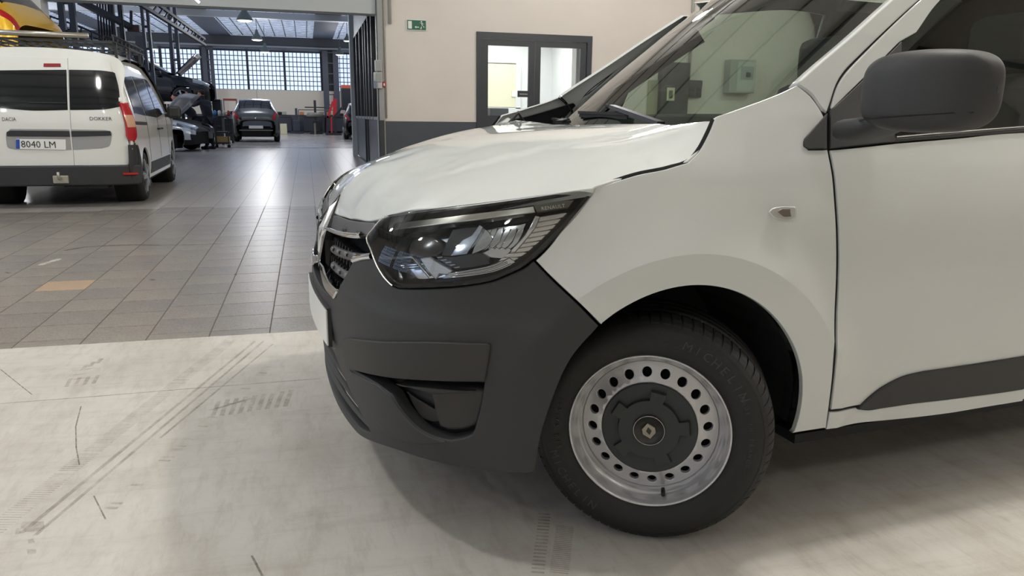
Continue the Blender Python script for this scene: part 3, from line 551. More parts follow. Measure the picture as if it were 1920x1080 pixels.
    both('repeater_lens', ro, CLEAR, d=.009, res=.01, thick=.004, rim=.003)
    ri = [[(-0.2805, 0.8765), (-0.2923, 0.8851), (-0.3215, 0.8843)], [(-0.3215, 0.8843), (-0.3236, 0.8634)], [(-0.3236, 0.8634), (-0.3008, 0.8629), (-0.2805, 0.8765)]]
    both('repeater_bulb', ri, mat('repeater_inside', (150, 138, 130), .2, .5), d=.0055, res=.008, thick=.003)
    # ---- headlamps
    lo = [[(0.8819, 0.795), (0.8752, 0.817), (0.8614, 0.8383), (0.8525, 0.8484), (0.8231, 0.8568)], [(0.8231, 0.8568), (0.6736, 0.8842), (0.5453, 0.9046), (0.4242, 0.9218), (0.268, 0.9403)], [(0.268, 0.9403), (0.2605, 0.9414), (0.2629, 0.9356)], [(0.2629, 0.9356), (0.2719, 0.9227), (0.2938, 0.8855), (0.3168, 0.8554), (0.3465, 0.8156), (0.3749, 0.7861)], [(0.3749, 0.7861), (0.3978, 0.7681), (0.4243, 0.7559), (0.4614, 0.7394), (0.5309, 0.7255), (0.6213, 0.7129), (0.6959, 0.7034)], [(0.6959, 0.7034), (0.7254, 0.7091), (0.7513, 0.7231), (0.7909, 0.7427), (0.8331, 0.7702), (0.8819, 0.795)]]
    li = [[(0.8489, 0.7994), (0.8442, 0.8235), (0.8255, 0.8399), (0.7914, 0.8475)], [(0.7914, 0.8475), (0.6612, 0.872), (0.5359, 0.8922), (0.4166, 0.9092), (0.3078, 0.9216)], [(0.3078, 0.9216), (0.2927, 0.9216), (0.2963, 0.9158)], [(0.2963, 0.9158), (0.3201, 0.8879), (0.3405, 0.8612), (0.3654, 0.8273), (0.3913, 0.7978)], [(0.3913, 0.7978), (0.4175, 0.775), (0.4638, 0.7574), (0.5332, 0.7435), (0.6234, 0.7301), (0.6858, 0.7225)], [(0.6858, 0.7225), (0.7147, 0.7286), (0.738, 0.7405), (0.7747, 0.7594), (0.8103, 0.78), (0.8489, 0.7994)]]
    lo4 = [lo[0][:3]+lo[0][4:]]+lo[1:]; li = [[(.62*p[0]+.38*q[0], .62*p[1]+.38*q[1]) for p, q in zip(a_, b_)] for a_, b_ in zip(lo4, li)]
    BOWL = mat('lamp_reflector', (205, 208, 212), .12, 1); GREY = mat('lamp_grey_trim', (70, 72, 74), .3, .3); BEIGE = mat('running_light_bar', (198, 194, 184), .22, .4)
    LSTR = mat('lamp_ribbed_reflector', (214, 212, 210), .2, .85)
    for mi in (0, 1):
        mr = 2*WC if mi else None
        hb = panel('headlamp', lo, A, mat('lamp_housing', (34, 35, 37), .25), van, flip=AF, d=-.085, res=.04, thick=.004, mirror=mr)
        def sub(name, arcs, m, d, **k): return panel(name, arcs, A, m, hb, flip=AF, d=d, mirror=mr, **dict(dict(res=.02, thick=.006, gap=.001), **k))
        sub('lens', lo, CLEAR, .004, thick=.006, rim=.004, res=.03)
        sub('bezel', lo, GLOSSBK, -.002, holes=[li], thick=.085, gap=.001, res=.02)
        ribbon('lens_edge', [tuple(x) for x in catmull([(0.7147, 0.7031), (0.7479, 0.7172), (0.7875, 0.7406), (0.8331, 0.7702), (0.8805, 0.7938), (0.8692, 0.8178), (0.8559, 0.8429), (0.8194, 0.8546)], .01)], A, SATIN, hb, w=.0045, h=.003, d=.003, flip=AF, mirror=mr)
        sub('light_guide', [[(0.8342, 0.8376), (0.793, 0.8486), (0.6612, 0.872), (0.5351, 0.891), (0.416, 0.9058)], [(0.416, 0.9058), (0.405, 0.8932)], [(0.405, 0.8932), (0.5258, 0.8775), (0.649, 0.8586), (0.7766, 0.8366), (0.8242, 0.8311)], [(0.8242, 0.8311), (0.8342, 0.8376)]], SATIN, -.012, thick=.02, rim=.003)
        sub('name_strip', [[(0.4132, 0.9058), (0.3628, 0.9133), (0.3122, 0.9181)], [(0.3122, 0.9181), (0.32, 0.9019)], [(0.32, 0.9019), (0.3989, 0.8921)], [(0.3989, 0.8921), (0.4132, 0.9058)]], mat('name_strip_metal', (104, 102, 92), .35, .4), -.006, thick=.01)
        if not mi:
            q = np.array([(0.3921, 0.898), (0.3289, 0.9059), (0.3662, 0.9086), (0.3602, 0.8959)]); c_ = q[:2].mean(0); S = A(q[:, 0], q[:, 1]); ex = Vector(S[1]-S[0]); L_ = ex.length; ex.normalize(); nn = Vector(snormal(A, c_[None])[0]*(-1 if AF else 1)); ey = nn.cross(ex).normalized()
            M = Matrix.Translation(Vector((S[0]+S[1])/2)+nn*(-.0045)) @ Matrix((ex, ey, nn)).transposed().to_4x4()
            text_obj('lamp_lettering', 'RENAULT', L_*.205, M, mat('lettering_pale', (235, 235, 225), .4), hb, .0006, 1.0, 1.1)
        # dark turn-signal dome with a small chrome bowl behind
        sub('signal_bowl', [[(0.7558, 0.8314), (0.668, 0.8474), (0.6173, 0.8549)], [(0.6173, 0.8549), (0.608, 0.8212), (0.6087, 0.7924)], [(0.6087, 0.7924), (0.6609, 0.7851), (0.7153, 0.7789)], [(0.7153, 0.7789), (0.7421, 0.808), (0.7558, 0.8314)]], BOWL, -.060, thick=.02)
        sub('signal_dome', [[(0.7301, 0.8144), (0.7202, 0.8266), (0.6809, 0.8318), (0.6398, 0.8234), (0.6162, 0.8062)], [(0.6162, 0.8062), (0.6321, 0.7915), (0.6779, 0.7857), (0.7139, 0.784)], [(0.7139, 0.784), (0.7273, 0.7998), (0.7301, 0.8144)]], mat('smoked_dome', (52, 50, 48), .15), -.035, thick=.02, rim=.012)
        sub('divider', [[(0.6121, 0.8541), (0.5813, 0.8608)], [(0.5813, 0.8608), (0.5279, 0.8611), (0.536, 0.8374), (0.5628, 0.8265), (0.577, 0.79)], [(0.577, 0.79), (0.6078, 0.79)], [(0.6078, 0.79), (0.608, 0.8212), (0.6121, 0.8541)]], GREY, -.03, thick=.03)
        # main reflector: faceted bowl
        sub('main_reflector', [[(0.5361, 0.8631), (0.4865, 0.8719), (0.4531, 0.8727), (0.422, 0.878)], [(0.422, 0.878), (0.4221, 0.8408), (0.4252, 0.8151), (0.445, 0.7876)], [(0.445, 0.7876), (0.4963, 0.792), (0.5377, 0.7924)], [(0.5377, 0.7924), (0.5316, 0.8317), (0.5361, 0.8631)]], BOWL, -.055, thick=.02)
        for k in range(5):
            x0 = 900+k*15; sub('reflector_facet', [FAC[k]], BOWL, -.045+.006*(k % 2), thick=.012, rim=.003)
        sub('low_beam_blade', [[(0.5756, 0.7901), (0.5677, 0.8144), (0.5608, 0.8278), (0.5425, 0.8394), (0.5398, 0.8489), (0.5368, 0.8642)], [(0.5368, 0.8642), (0.5259, 0.86)], [(0.5259, 0.86), (0.5273, 0.8284), (0.5366, 0.7972)], [(0.5366, 0.7972), (0.5756, 0.7901)]], mat('prism_blade', (196, 205, 222), .12, .9), -.018, thick=.012)
        sub('blade_side', [[(0.5259, 0.86), (0.5054, 0.8503), (0.4889, 0.8334)], [(0.4889, 0.8334), (0.497, 0.8132), (0.5264, 0.7978)], [(0.5264, 0.7978), (0.5273, 0.8284), (0.5259, 0.86)]], BOWL, -.03, thick=.012)
        sub('lamp_shelf', [[(0.622, 0.7888), (0.5735, 0.7878), (0.4984, 0.799), (0.4732, 0.775)], [(0.4732, 0.775), (0.5154, 0.7661), (0.5579, 0.7589)], [(0.5579, 0.7589), (0.5894, 0.7722), (0.622, 0.7888)]], GREY, -.022, thick=.03)
        for k in range(5):
            sub('shelf_rib', [RIBS[k]], SATIN, -.016, thick=.006, rim=.001, res=.02)
        # running light: bar, kink and foot
        ribbon('running_light_edge', [tuple(x) for x in catmull([(0.7988, 0.761), (0.7471, 0.7659), (0.6873, 0.7748), (0.6699, 0.7743), (0.6349, 0.7522), (0.6048, 0.7307)], .01)], A, SATIN, hb, w=.009, h=.006, d=-.010, flip=AF, mirror=mr)
        sub('running_light', [[(0.6526, 0.7761), (0.6281, 0.781)], [(0.6281, 0.781), (0.592, 0.766), (0.5612, 0.755)], [(0.5612, 0.755), (0.5664, 0.7474), (0.5936, 0.7476)], [(0.5936, 0.7476), (0.5996, 0.7336), (0.6279, 0.7542), (0.6526, 0.7761)]], BEIGE, -.012, thick=.014, rim=.004)
        sub('lamp_floor', [[(0.5772, 0.7478), (0.5265, 0.7572), (0.4659, 0.7692), (0.4264, 0.788)], [(0.4264, 0.788), (0.4122, 0.7799), (0.4581, 0.7599), (0.5247, 0.7464), (0.5959, 0.7364)], [(0.5959, 0.7364), (0.5772, 0.7478)]], BOWL, -.016, thick=.014, rim=.004)
        for k in range(3):
            ribbon('floor_ridge', [tuple(x) for x in catmull(FLR[k], .01)], A, CHROME, hb, w=.005, h=.004, d=-.012, flip=AF, mirror=mr)
        for k in range(9):
            sub('reflector_rib', [RR[k]], LSTR, -.020-.001*(k % 2), thick=.010, rim=.003, res=.02)
        sub('reflector_spine', [[(0.3977, 0.8841), (0.3876, 0.883)], [(0.3876, 0.883), (0.389, 0.8587), (0.4039, 0.8271), (0.4178, 0.8034)], [(0.4178, 0.8034), (0.4273, 0.8057)], [(0.4273, 0.8057), (0.4053, 0.8411), (0.3977, 0.8841)]], CHROME, -.012, thick=.01, rim=.003)
        lw = sub('lower_chamber', [[(0.7688, 0.7513), (0.6707, 0.7668), (0.6302, 0.7441), (0.6166, 0.7332)], [(0.6166, 0.7332), (0.6774, 0.7237), (0.719, 0.7305)], [(0.719, 0.7305), (0.7688, 0.7513)]], BOWL, -.05, thick=.01)
        for k in range(4):
            ribbon('chamber_grid', [tuple(x) for x in CG[k]], A, GREY, hb, w=.003, h=.002, d=-.03, flip=AF, mirror=mr)
    # ---- wheels
    wheel(van, (.007, .075, .31), R(-33), 'front_wheel', True)
    wheel(van, (2.857, .04, .31), 0, 'rear_wheel', False)
    for x_ in (.02, 2.857): wheel(van, (x_, 2*WC-(.075 if x_ < 1 else .04), .31), PI+(R(-33) if x_ < 1 else 0), 'front_wheel' if x_ < 1 else 'rear_wheel', False)
    # ---- door mirror
    def mirror(side_):
        V = []; F = []; SEC = [(-.035, .478, .585, 1.115, 1.215), (-.05, .452, .600, 1.093, 1.236), (-.09, .432, .615, 1.080, 1.250), (-.14, .436, .622, 1.074, 1.256), (-.19, .455, .630, 1.074, 1.258), (-.235, .485, .637, 1.080, 1.255), (-.257, .505, .637, 1.087, 1.249), (-.271, .53, .634, 1.10, 1.238), (-.279, .56, .627, 1.117, 1.222), (-.2825, .575, .619, 1.133, 1.207), (-.2845, .59, .608, 1.15, 1.19), (-.285, .598, .602, 1.166, 1.174)]
        n = 28
        for w, s0, s1, z0, z1 in SEC:
            for k in range(n):
                a = 2*PI*k/n; ca, sa = math.cos(a), math.sin(a); e = 2/3.6; x = math.copysign(abs(ca)**e, ca); y = math.copysign(abs(sa)**e, sa)
                V.append(((s0+s1)/2+(s1-s0)/2*x, w, (z0+z1)/2+(z1-z0)/2*y+.012*(w+.15)))
        for i in range(len(SEC)-1):
            for k in range(n): F.append((i*n+k, i*n+(k+1) % n, (i+1)*n+(k+1) % n, (i+1)*n+k))
        F += [tuple(range(n)), tuple(range(len(V)-1, len(V)-n-1, -1))]
        if side_: V = [(a, 2*WC-b_, c_) for a, b_, c_ in V]
        h = mesh_obj('door_mirror', V, F, BLACKPL, van, True)
        md = h.modifiers.new('s', 'SUBSURF'); md.levels = 1; md.render_levels = 2
        f = lambda p: (p[0], 2*WC-p[1], p[2]) if side_ else p
        arm = MB(); AR_ = [(.03, .455, .60, 1.050, 1.104), (-.02, .45, .59, 1.052, 1.108), (-.06, .455, .585, 1.066, 1.112), (-.11, .46, .58, 1.085, 1.12)]
        V = []; F = []
        for w, s0, s1, z0, z1 in AR_:
            for k in range(16):
                a = 2*PI*k/16; ca, sa = math.cos(a), math.sin(a); x = math.copysign(abs(ca)**.7, ca); y = math.copysign(abs(sa)**.7, sa); V.append(f(((s0+s1)/2+(s1-s0)/2*x, w, (z0+z1)/2+(z1-z0)/2*y)))
        for i in range(3):
            for k in range(16): F.append((i*16+k, i*16+(k+1) % 16, (i+1)*16+(k+1) % 16, (i+1)*16+k))
        mesh_obj('mirror_arm', V, F, BLACKPL, h, True)
        gl_ = MB(); gl_.box(f((.632, -.15, 1.165)), (.004, .15, .12), bev=.001); gl_.build('mirror_glass', mat('mirror_silver', (200, 205, 208), .03, 1), h)
        seam = MB(); P = []
        for i in range(13):
            w = -.04-.235*i/12; z = 1.098+.022*i/12
            sN = np.interp(-w, [-q[0] for q in SEC], [q[1] for q in SEC]); P.append(f((sN-.0005+.006, w, z)))
        seam.tube(P, .0016, 5); seam.build('mirror_seam', VOID, h)
    mirror(0)
    # ---- wipers
    def wiper(piv, elbow, tip0, tip1):
        b_ = MB(); b_.bar(piv, elbow, .022, .012); b_.bar(elbow, tuple((Vector(tip0)+Vector(tip1))/2), .014, .010); b_.box(elbow, (.03, .03, .016), bev=.005); a_ = b_.build('wiper_arm', mat('wiper_black', (30, 32, 38), .35), van)
        c_ = MB(); c_.bar(tip0, tip1, .018, .010); c_.bar(tuple(Vector(tip0)-Vector((0, 0, .010))), tuple(Vector(tip1)-Vector((0, 0, .010))), .006, .014); c_.build('wiper_blade', mat('wiper_rubber', (20, 21, 23), .5), a_)
    def W(s_, w): p = glassG(s_, w); return Vector((float(p[0]), float(p[1]), float(p[2])))
    g0, g1, g2 = [(0.2791, 1.108), (0.266, 0.7172), (0.2826, 0.8692)]
    wiper(Vector((.165, .36, 1.085)), W(*g2)+Vector((-.012, 0, .020)), W(*g0)+Vector((-.01, 0, .014)), W(*g1)+Vector((-.01, 0, .014)))
    wiper(Vector((.16, 1.05, 1.082)), W(.24, 1.15)+Vector((-.012, 0, .022)), W(.23, 1.1)+Vector((-.01, 0, .018)), W(.34, 1.5)+Vector((-.01, 0, .018)))
    hg = MB(); hg.tube([(.20, 1.50, 1.07), (.16, 1.47, 1.115), (.13, 1.50, 1.07)], .008, 6); hg.build('bonnet_hinge', DARKPL, van)
    return van
def wheel(parent, loc, rz, name, detail):
    t = empty(name, loc, rz, parent=parent); Y = lambda r, y: (r, y)
    # tyre: side walls lathed, tread built as blocks between real grooves
    prof = [(.2, .03), (.206, .004), (.213, -.004), (.226, -.010), (.245, -.016), (.262, -.016), (.277, -.010), (.290, -.002), (.2985, .010), (.3045, .022), (.3075, .034), (.3085, .05), (.3085, .15), (.306, .17), (.297, .19), (.27, .205), (.235, .2), (.206, .185)]
    tb = MB(); tb.lathe(prof, 96); ty = tb.build('tyre', RUBBER, t)
    tr = MB(); nb = 70
    rings = [(.282, -.0065, .2995, .0115), (.2995, .0115, .3085, .028), (.3085, .028, .3125, .047)]
    for k in range(nb):
        a0, a1 = 2*PI*k/nb, 2*PI*(k+.80)/nb; pts = [(.284, -.0065), (.2955, .003), (.3055, .017), (.3115, .034), (.3125, .052)]
        V = []
        for a, sk in ((a0, 0), ((a0+a1)/2, 0), (a1, 0)):
            for j, (r, y) in enumerate(pts):
                aa = a+.018*(j/4)**1.5*2; V.append((r*math.cos(aa), y, r*math.sin(aa)))
            V.append((.300*math.cos(a+.03), .054, .300*math.sin(a+.03))); V.append((.280*math.cos(a), .01, .280*math.sin(a)))
        m = 7; F = []
        for i in range(2):
            for j in range(m-1): F.append((i*m+j, i*m+j+1, (i+1)*m+j+1, (i+1)*m+j))
        F += [tuple(range(m)), tuple(range(3*m-1, 2*m-1, -1))]; tr.add(V, F)
    for y0, y1 in ((.058, .09), (.096, .128), (.134, .17)):
        tr.lathe([(.303, y0-.002), (.3145, y0), (.3145, y1), (.303, y1+.002)], 96)
    trd = tr.build('tread', RUBBER, ty); trd['kind'] = 'stuff'
    if detail:
        lt = MB()
        def arc_text(s_, r, a_mid, size, sp, ext=.0008, flipd=1):
            n = len(s_)
            for i, ch in enumerate(s_):
                if ch == ' ': continue
                V, F = text_mesh(ch, size, ext); a = a_mid-flipd*(i-(n-1)/2)*sp
                rad = Vector((math.cos(a), 0, math.sin(a))); up = rad*flipd; rgt = Vector((math.sin(a), 0, -math.cos(a)))*flipd
                y = -.0160 if r < .27 else -.0135
                lt.add([rad*r+rgt*v.x+up*v.y+Vector((0, y-v.z, 0)) for v in V], F)
        # the outer face looks toward -Y, x runs rearward
        arc_text('MICHELIN', .255, R(218), .030, R(5.6), flipd=-1); arc_text('MICHELIN', .255, R(50), .032, R(6), flipd=1)
        arc_text('185/65 R15', .238, R(178), .018, R(3.6), flipd=-1); arc_text('MADE IN FRANCE', .252, R(8), .014, R(3.2), flipd=1)
        lt.build('sidewall_lettering', RUBBER2, ty)['kind'] = 'stuff'
    # rim
    rm = MB(); rm.lathe([(.2, .02), (.2065, .010), (.2085, .003), (.2070, -.001), (.2035, -.0005), (.2015, .004), (.1985, .008), (.195, .018), (.1925, .030), (.187, .036), (.182, .040), (.179, .050), (.1765, .060), (.1745, .062), (.172, .058), (.170, .052)], 96)
    rim = rm.build('rim', STEEL, t)
    disc = lambda x, y: np.stack([x, np.interp(np.hypot(x, y), [.0, .10, .122, .128, .134, .160, .168, .176, .19], [.04, .040, .034, .0335, .037, .048, .0505, .054, .056]), y], -1)
    dn = snormal(disc, np.array([[.15, .01]]))[0][1] > 0
    holes = []
    for k in range(20):
        a = 2*PI*(k+.3)/20; cx, cy = .1505*math.cos(a), .1505*math.sin(a)
        holes.append([[(cx+(  .0142*math.cos(b)*math.cos(a)-  .0142*math.sin(b)*math.sin(a)), cy+(  .0142*math.cos(b)*math.sin(a)+  .0142*math.sin(b)*math.cos(a))) for b in np.linspace(0, 2*PI, 15)[:-1]]])
    inner = [[(.112*math.cos(a), .112*math.sin(a)) for a in np.linspace(0, 2*PI, 49)[:-1]]]
    outer = [[(.1755*math.cos(a), .1755*math.sin(a)) for a in np.linspace(0, 2*PI, 97)[:-1]]]
    panel('rim_disc', outer, disc, STEEL, rim, flip=dn, holes=(holes if detail else holes)+[inner], res=.011, thick=.010, gap=0, rim=.002)
    bk = MB(); bk.lathe([(.185, .075), (.02, .09)], 32); bk.build('brake_drum', VOID, t)
    cp = MB(); cp.lathe([(.124, .038), (.1245, .030), (.122, .026), (.1185, .027), (.100, .030), (.06, .031), (.0001, .031)], 64); cap = cp.build('hub_cap', mat('hub_cap_plastic', (42, 46, 47), .5), t)
    gp = MB(); pr = []
    for k in range(5):
        a = 2*PI*k/5+R(79); w = R(12.5)
        for b in np.linspace(-PI/5+.0, -w, 5): pr.append((.079, a+b))
        pr += [(.104, a-w*.86), (.104, a+w*.86)]
        for b in np.linspace(w, PI/5-.08, 5): pr.append((.079, a+b))
    n = len(pr); V = [(r*math.cos(a), .0185, r*math.sin(a)) for r, a in pr]+[(r*1.03*math.cos(a), .0305, r*1.03*math.sin(a)) for r, a in pr]+[(0, .0185, 0)]
    gp.add(V, [(i, (i+1) % n, (i+1) % n+n, i+n) for i in range(n)]+[(2*n, (i+1) % n, i) for i in range(n)])
    gp.build('cap_star', mat('hub_cap_plastic', (42, 46, 47)), cap)
    cr = MB(); cr.lathe([(.041, .020), (.0415, .013), (.040, .0115), (.0385, .0125), (.038, .015), (.0001, .0145)], 48); cr.build('cap_centre', mat('cap_centre_plastic', (48, 46, 45), .4), cap)
    rg = MB(); rg.lathe([(.0405, .0125), (.0405, .0110), (.0392, .0108), (.0390, .0125)], 48); rg.build('cap_ring', SATIN, cap)
    lg = MB(); ang = R(-13); M = Matrix.Rotation(ang, 3, 'Y')
    o4 = [(0, -.021), (.0165, -.007), (.0165, .007), (0, .021), (-.0165, .007), (-.0165, -.007)]; i4 = [(0, -.011), (.0075, 0), (.0075, 0), (0, .011), (-.0075, 0), (-.0075, 0)]
    for k in range(6):
        a, b, c, d = o4[k], o4[(k+1) % 6], i4[(k+1) % 6], i4[k]; P3 = lambda p, y: M @ Vector((p[0], y, p[1]))
        if c == d: lg.add([P3(a, .0095), P3(b, .0095), P3(c, .0095), P3(a, .0145), P3(b, .0145)], [(0, 1, 2), (0, 3, 4, 1)])
        else: lg.add([P3(a, .0095), P3(b, .0095), P3(c, .0095), P3(d, .0095), P3(a, .0145), P3(b, .0145), P3(c, .0145), P3(d, .0145)], [(0, 1, 2, 3), (0, 4, 5, 1), (3, 2, 6, 7)])
    lg.build('cap_emblem', mat('emblem_gold_grey', (150, 146, 132), .35, .4), cap)
    vl = MB(); vl.tube([Vector((.045, .045, -.176)), Vector((.046, .018, -.179))], .0055, 8); vl.build('valve', RUBBER, t)
    return t

# ================================================================ the workshop
def floormat(name, c1, c2, rough, rvar=.12, scale=.9, spots=True, speck=0, coat=0):
    m = mat(name, c1, rough); nt = m.node_tree; b = nt.nodes['Principled BSDF']; L = nt.links.new
    tc = nt.nodes.new('ShaderNodeTexCoord'); n1 = nt.nodes.new('ShaderNodeTexNoise'); n1.inputs['Scale'].default_value = scale; n1.inputs['Detail'].default_value = 8; n1.inputs['Roughness'].default_value = .65
    L(tc.outputs['Object'], n1.inputs['Vector']); r = nt.nodes.new('ShaderNodeValToRGB'); r.color_ramp.elements[0].position = .36; r.color_ramp.elements[1].position = .62
    r.color_ramp.elements[0].color = srgb(c2)+(1,); r.color_ramp.elements[1].color = srgb(c1)+(1,); L(n1.outputs['Fac'], r.inputs[0]); out = r.outputs[0]
    def mixin(fac, col, mode='MULTIPLY'):
        nonlocal out
        x = nt.nodes.new('ShaderNodeMix'); x.data_type = 'RGBA'; x.blend_type = mode; L(fac, x.inputs[0]); L(out, x.inputs[6]); x.inputs[7].default_value = col; out = x.outputs[2]
    if speck:
        v = nt.nodes.new('ShaderNodeTexVoronoi'); v.inputs['Scale'].default_value = 160; L(tc.outputs['Object'], v.inputs['Vector']); q = nt.nodes.new('ShaderNodeSeparateColor'); L(v.outputs['Color'], q.inputs[0])
        k = nt.nodes.new('ShaderNodeMapRange'); k.inputs[1].default_value = .55; k.inputs[2].default_value = .95; k.inputs[3].default_value = 0; k.inputs[4].default_value = speck; L(q.outputs[0], k.inputs[0]); mixin(k.outputs[0], (.35, .33, .32, 1))
    if spots:   # grimy scuffs, stretched, and fine scratches
        for sc, st, lo, hi, amt, col in ((3.2, (1, .35, 1), .47, .64, .62, (.76, .73, .69, 1)), (22, (1, .25, 1), .50, .62, .55, (.80, .78, .75, 1)), (9, (.25, 1.6, 1), .50, .62, .5, (.82, .80, .78, 1))):
            mp = nt.nodes.new('ShaderNodeMapping'); mp.inputs['Scale'].default_value = st; mp.inputs['Rotation'].default_value = (0, 0, .9); L(tc.outputs['Object'], mp.inputs[0])
            n = nt.nodes.new('ShaderNodeTexNoise'); n.inputs['Scale'].default_value = sc; n.inputs['Detail'].default_value = 10; n.inputs['Roughness'].default_value = .75; L(mp.outputs[0], n.inputs['Vector'])
            k = nt.nodes.new('ShaderNodeMapRange'); k.inputs[1].default_value = lo; k.inputs[2].default_value = hi; k.inputs[4].default_value = amt; L(n.outputs['Fac'], k.inputs[0]); mixin(k.outputs[0], col)
    L(out, b.inputs['Base Color'])
    k = nt.nodes.new('ShaderNodeMapRange'); k.inputs[3].default_value = rough-rvar; k.inputs[4].default_value = rough+rvar; L(n1.outputs['Fac'], k.inputs[0]); L(k.outputs[0], b.inputs['Roughness'])
    return m
CONC = floormat('pale_screed', (206, 202, 195), (190, 185, 177), .42)
Y0 = 3.88
f1 = MB(); f1.span((-12, -8, -.15), (12, Y0, 0)); floor = struct('floor', f1, CONC)
f2 = MB(); f2.span((-24, Y0, -.15), (14, 26, -.003)); tfloor = struct('floor', f2, mat('grout_dark', (98, 92, 87), .8)); f3 = MB(); f3.span((-24, 26, -.15), (14, 49, 0)); struct('floor', f3, floormat('hall_screed', (168, 162, 156), (148, 143, 138), .22, .02, spots=False))
TM = [floormat('terrazzo_tile_%s' % n, c, tuple(v-12 for v in c), .30, .04, 2.5, False, .6) for n, c in zip('abcd', ((146, 139, 131), (141, 135, 128), (149, 142, 133), (138, 132, 126)))]
TORANGE = floormat('terrazzo_tile_orange', (186, 158, 130), (174, 148, 122), .4, .05, 2.5, False, .3)
TW = .2925
def tile_mesh(m):
    bm = bmesh.new(); h = TW/2-.0028; b = .001
    vs_ = [bm.verts.new(p) for p in ((-h, -h, -.003), (h, -h, -.003), (h, h, -.003), (-h, h, -.003), (-h+b, -h+b, 0), (h-b, -h+b, 0), (h-b, h-b, 0), (-h+b, h-b, 0))]
    for f in ((4, 5, 6, 7), (0, 1, 5, 4), (1, 2, 6, 5), (2, 3, 7, 6), (3, 0, 4, 7)): bm.faces.new([vs_[i] for i in f])
    me = bpy.data.meshes.new('tile'); bm.to_mesh(me); bm.free(); me.materials.append(m); return me
TMS = [tile_mesh(m) for m in TM]; TMO = tile_mesh(TORANGE); tiles = []
rest = MB(); cnt = 0; rng = random.Random(11)
for cidx in range(-60, 34):
    xc = -1.40+TW*(cidx+.5); off = rng.choice([0, 0, .1, .19])
    for ridx in range(-1, 76):
        y0 = Y0+TW*ridx+off; y1 = y0+TW
        if y1 <= Y0+.02 or y0 > 26-TW: continue
        yc = (max(y0, Y0)+y1)/2
        lim = -.42*yc-.3
        if y1 < 9.6 and xc > lim and xc < 1.05 and yc-1.0 > 0: tiles.append((xc, yc, (y1-max(y0, Y0))/TW, cidx, ridx))
        elif abs(xc) < 12 and xc > -.55*yc-3 and xc < 11:
            h = TW/2-.0016; a, b = max(y0, Y0)+.0016, y1-.0016; rest.add([(xc-h, a, 0), (xc+h, a, 0), (xc+h, b, 0), (xc-h, b, 0)], [(0, 1, 2, 3)])
tiles.sort(key=lambda t: t[1])
for xc, yc, sc, ci, ri in tiles[:290]:
    org = abs(xc+1.545) < .1 and abs(yc-5.35) < .16
    o = bpy.data.objects.new('tile', TMO if org else TMS[rng.randrange(4)]); COL.objects.link(o); o.parent = tfloor; o.location = (xc, yc, rng.uniform(-.0006, .0004)); o.scale = (1, sc, 1)
    if org: o['label'] = 'single orange-toned replacement tile'
for xc, yc, sc, ci, ri in tiles[290:]:
    h = TW/2-.002; rest.add([(xc-h, yc-sc*h, 0), (xc+h, yc-sc*h, 0), (xc+h, yc+sc*h, 0), (xc-h, yc+sc*h, 0)], [(0, 1, 2, 3)])
rt_ = rest.build('tile_field', floormat('terrazzo_field', (166, 159, 152), (154, 148, 142), .29, .02, 1.2, False, .3), tfloor); rt_['kind'] = 'stuff'
# tyre prints and scuffs on the screed: thin dirt films
def film(name, c, lo=.35, hi=.7, amt=.6, scale=14):
    m = mat(name, c, .6); nt = m.node_tree; b = nt.nodes['Principled BSDF']; tc = nt.nodes.new('ShaderNodeTexCoord'); n = nt.nodes.new('ShaderNodeTexNoise'); n.inputs['Scale'].default_value = scale; n.inputs['Detail'].default_value = 9; n.inputs['Roughness'].default_value = .8
    k = nt.nodes.new('ShaderNodeMapRange'); k.inputs[1].default_value = lo; k.inputs[2].default_value = hi; k.inputs[4].default_value = amt
    nt.links.new(tc.outputs['Object'], n.inputs['Vector']); nt.links.new(n.outputs['Fac'], k.inputs[0]); nt.links.new(k.outputs[0], b.inputs['Alpha']); return m
DIRT = film('dirt_print', (156, 145, 130), .38, .72, .5); DIRT2 = film('dark_scuff', (110, 100, 90), .3, .6, .7, 30)
def decal(name, polys, m, label, parent=None, z=.0006):
    mb = MB()
    for p in polys: mb.add([(x, y, z) for x, y in p], [tuple(range(len(p)))])
    o = mb.build(name, m); return tag(o, label, 'floor mark', kind='stuff')
def gp(px, py):
    d = FWD+RT*((px-960)/FPX)+UP*((540-py)/FPX); t = -EYE/d.z; return Vector((d.x*t, d.y*t))
def tread_track(a, b, w, n, rows=3, skew=.4, keep=1.0):
    A_, B_ = gp(*a), gp(*b); T = (B_-A_); Ln = T.length; T.normalize(); O = Vector((-T.y, T.x)); out = []
    for i in range(n):
        for r in range(rows):
            if rng.random() > keep: continue
            s = Ln*i/n; l = Ln/n*.45; o0 = -w/2+w*r/rows+.006; o1 = o0+w/rows-.012; k = skew*(1 if r % 2 else -1)*l
            out.append([A_+T*s+O*o0, A_+T*(s+l)+O*o0, A_+T*(s+l+k)+O*o1, A_+T*(s+k)+O*o1])
    return out
def line_px(P, w):
    G = [gp(*p) for p in P]; out = []
    for a, b in zip(G, G[1:]):
        n = (b-a).normalized(); n = Vector((-n.y, n.x))*w/2; out.append([a-n, b-n, b+n, a+n])
    return out
def strokes(x0, y0, n, dx, dy, sx, sy, w): return [[gp(x0+k*dx+o[0], y0+k*dy+o[1]) for o in ((0, 0), (w, -1), (w+sx, sy), (sx, sy+1))] for k in range(n)]
decal('tyre_print', tread_track((452, 622), (-20, 1002), .075, 150, 1, 0, .92)+tread_track((560, 640), (200, 960), .05, 60, 1, 0, .3), DIRT, 'long diagonal ladder-like tyre print across the pale floor')
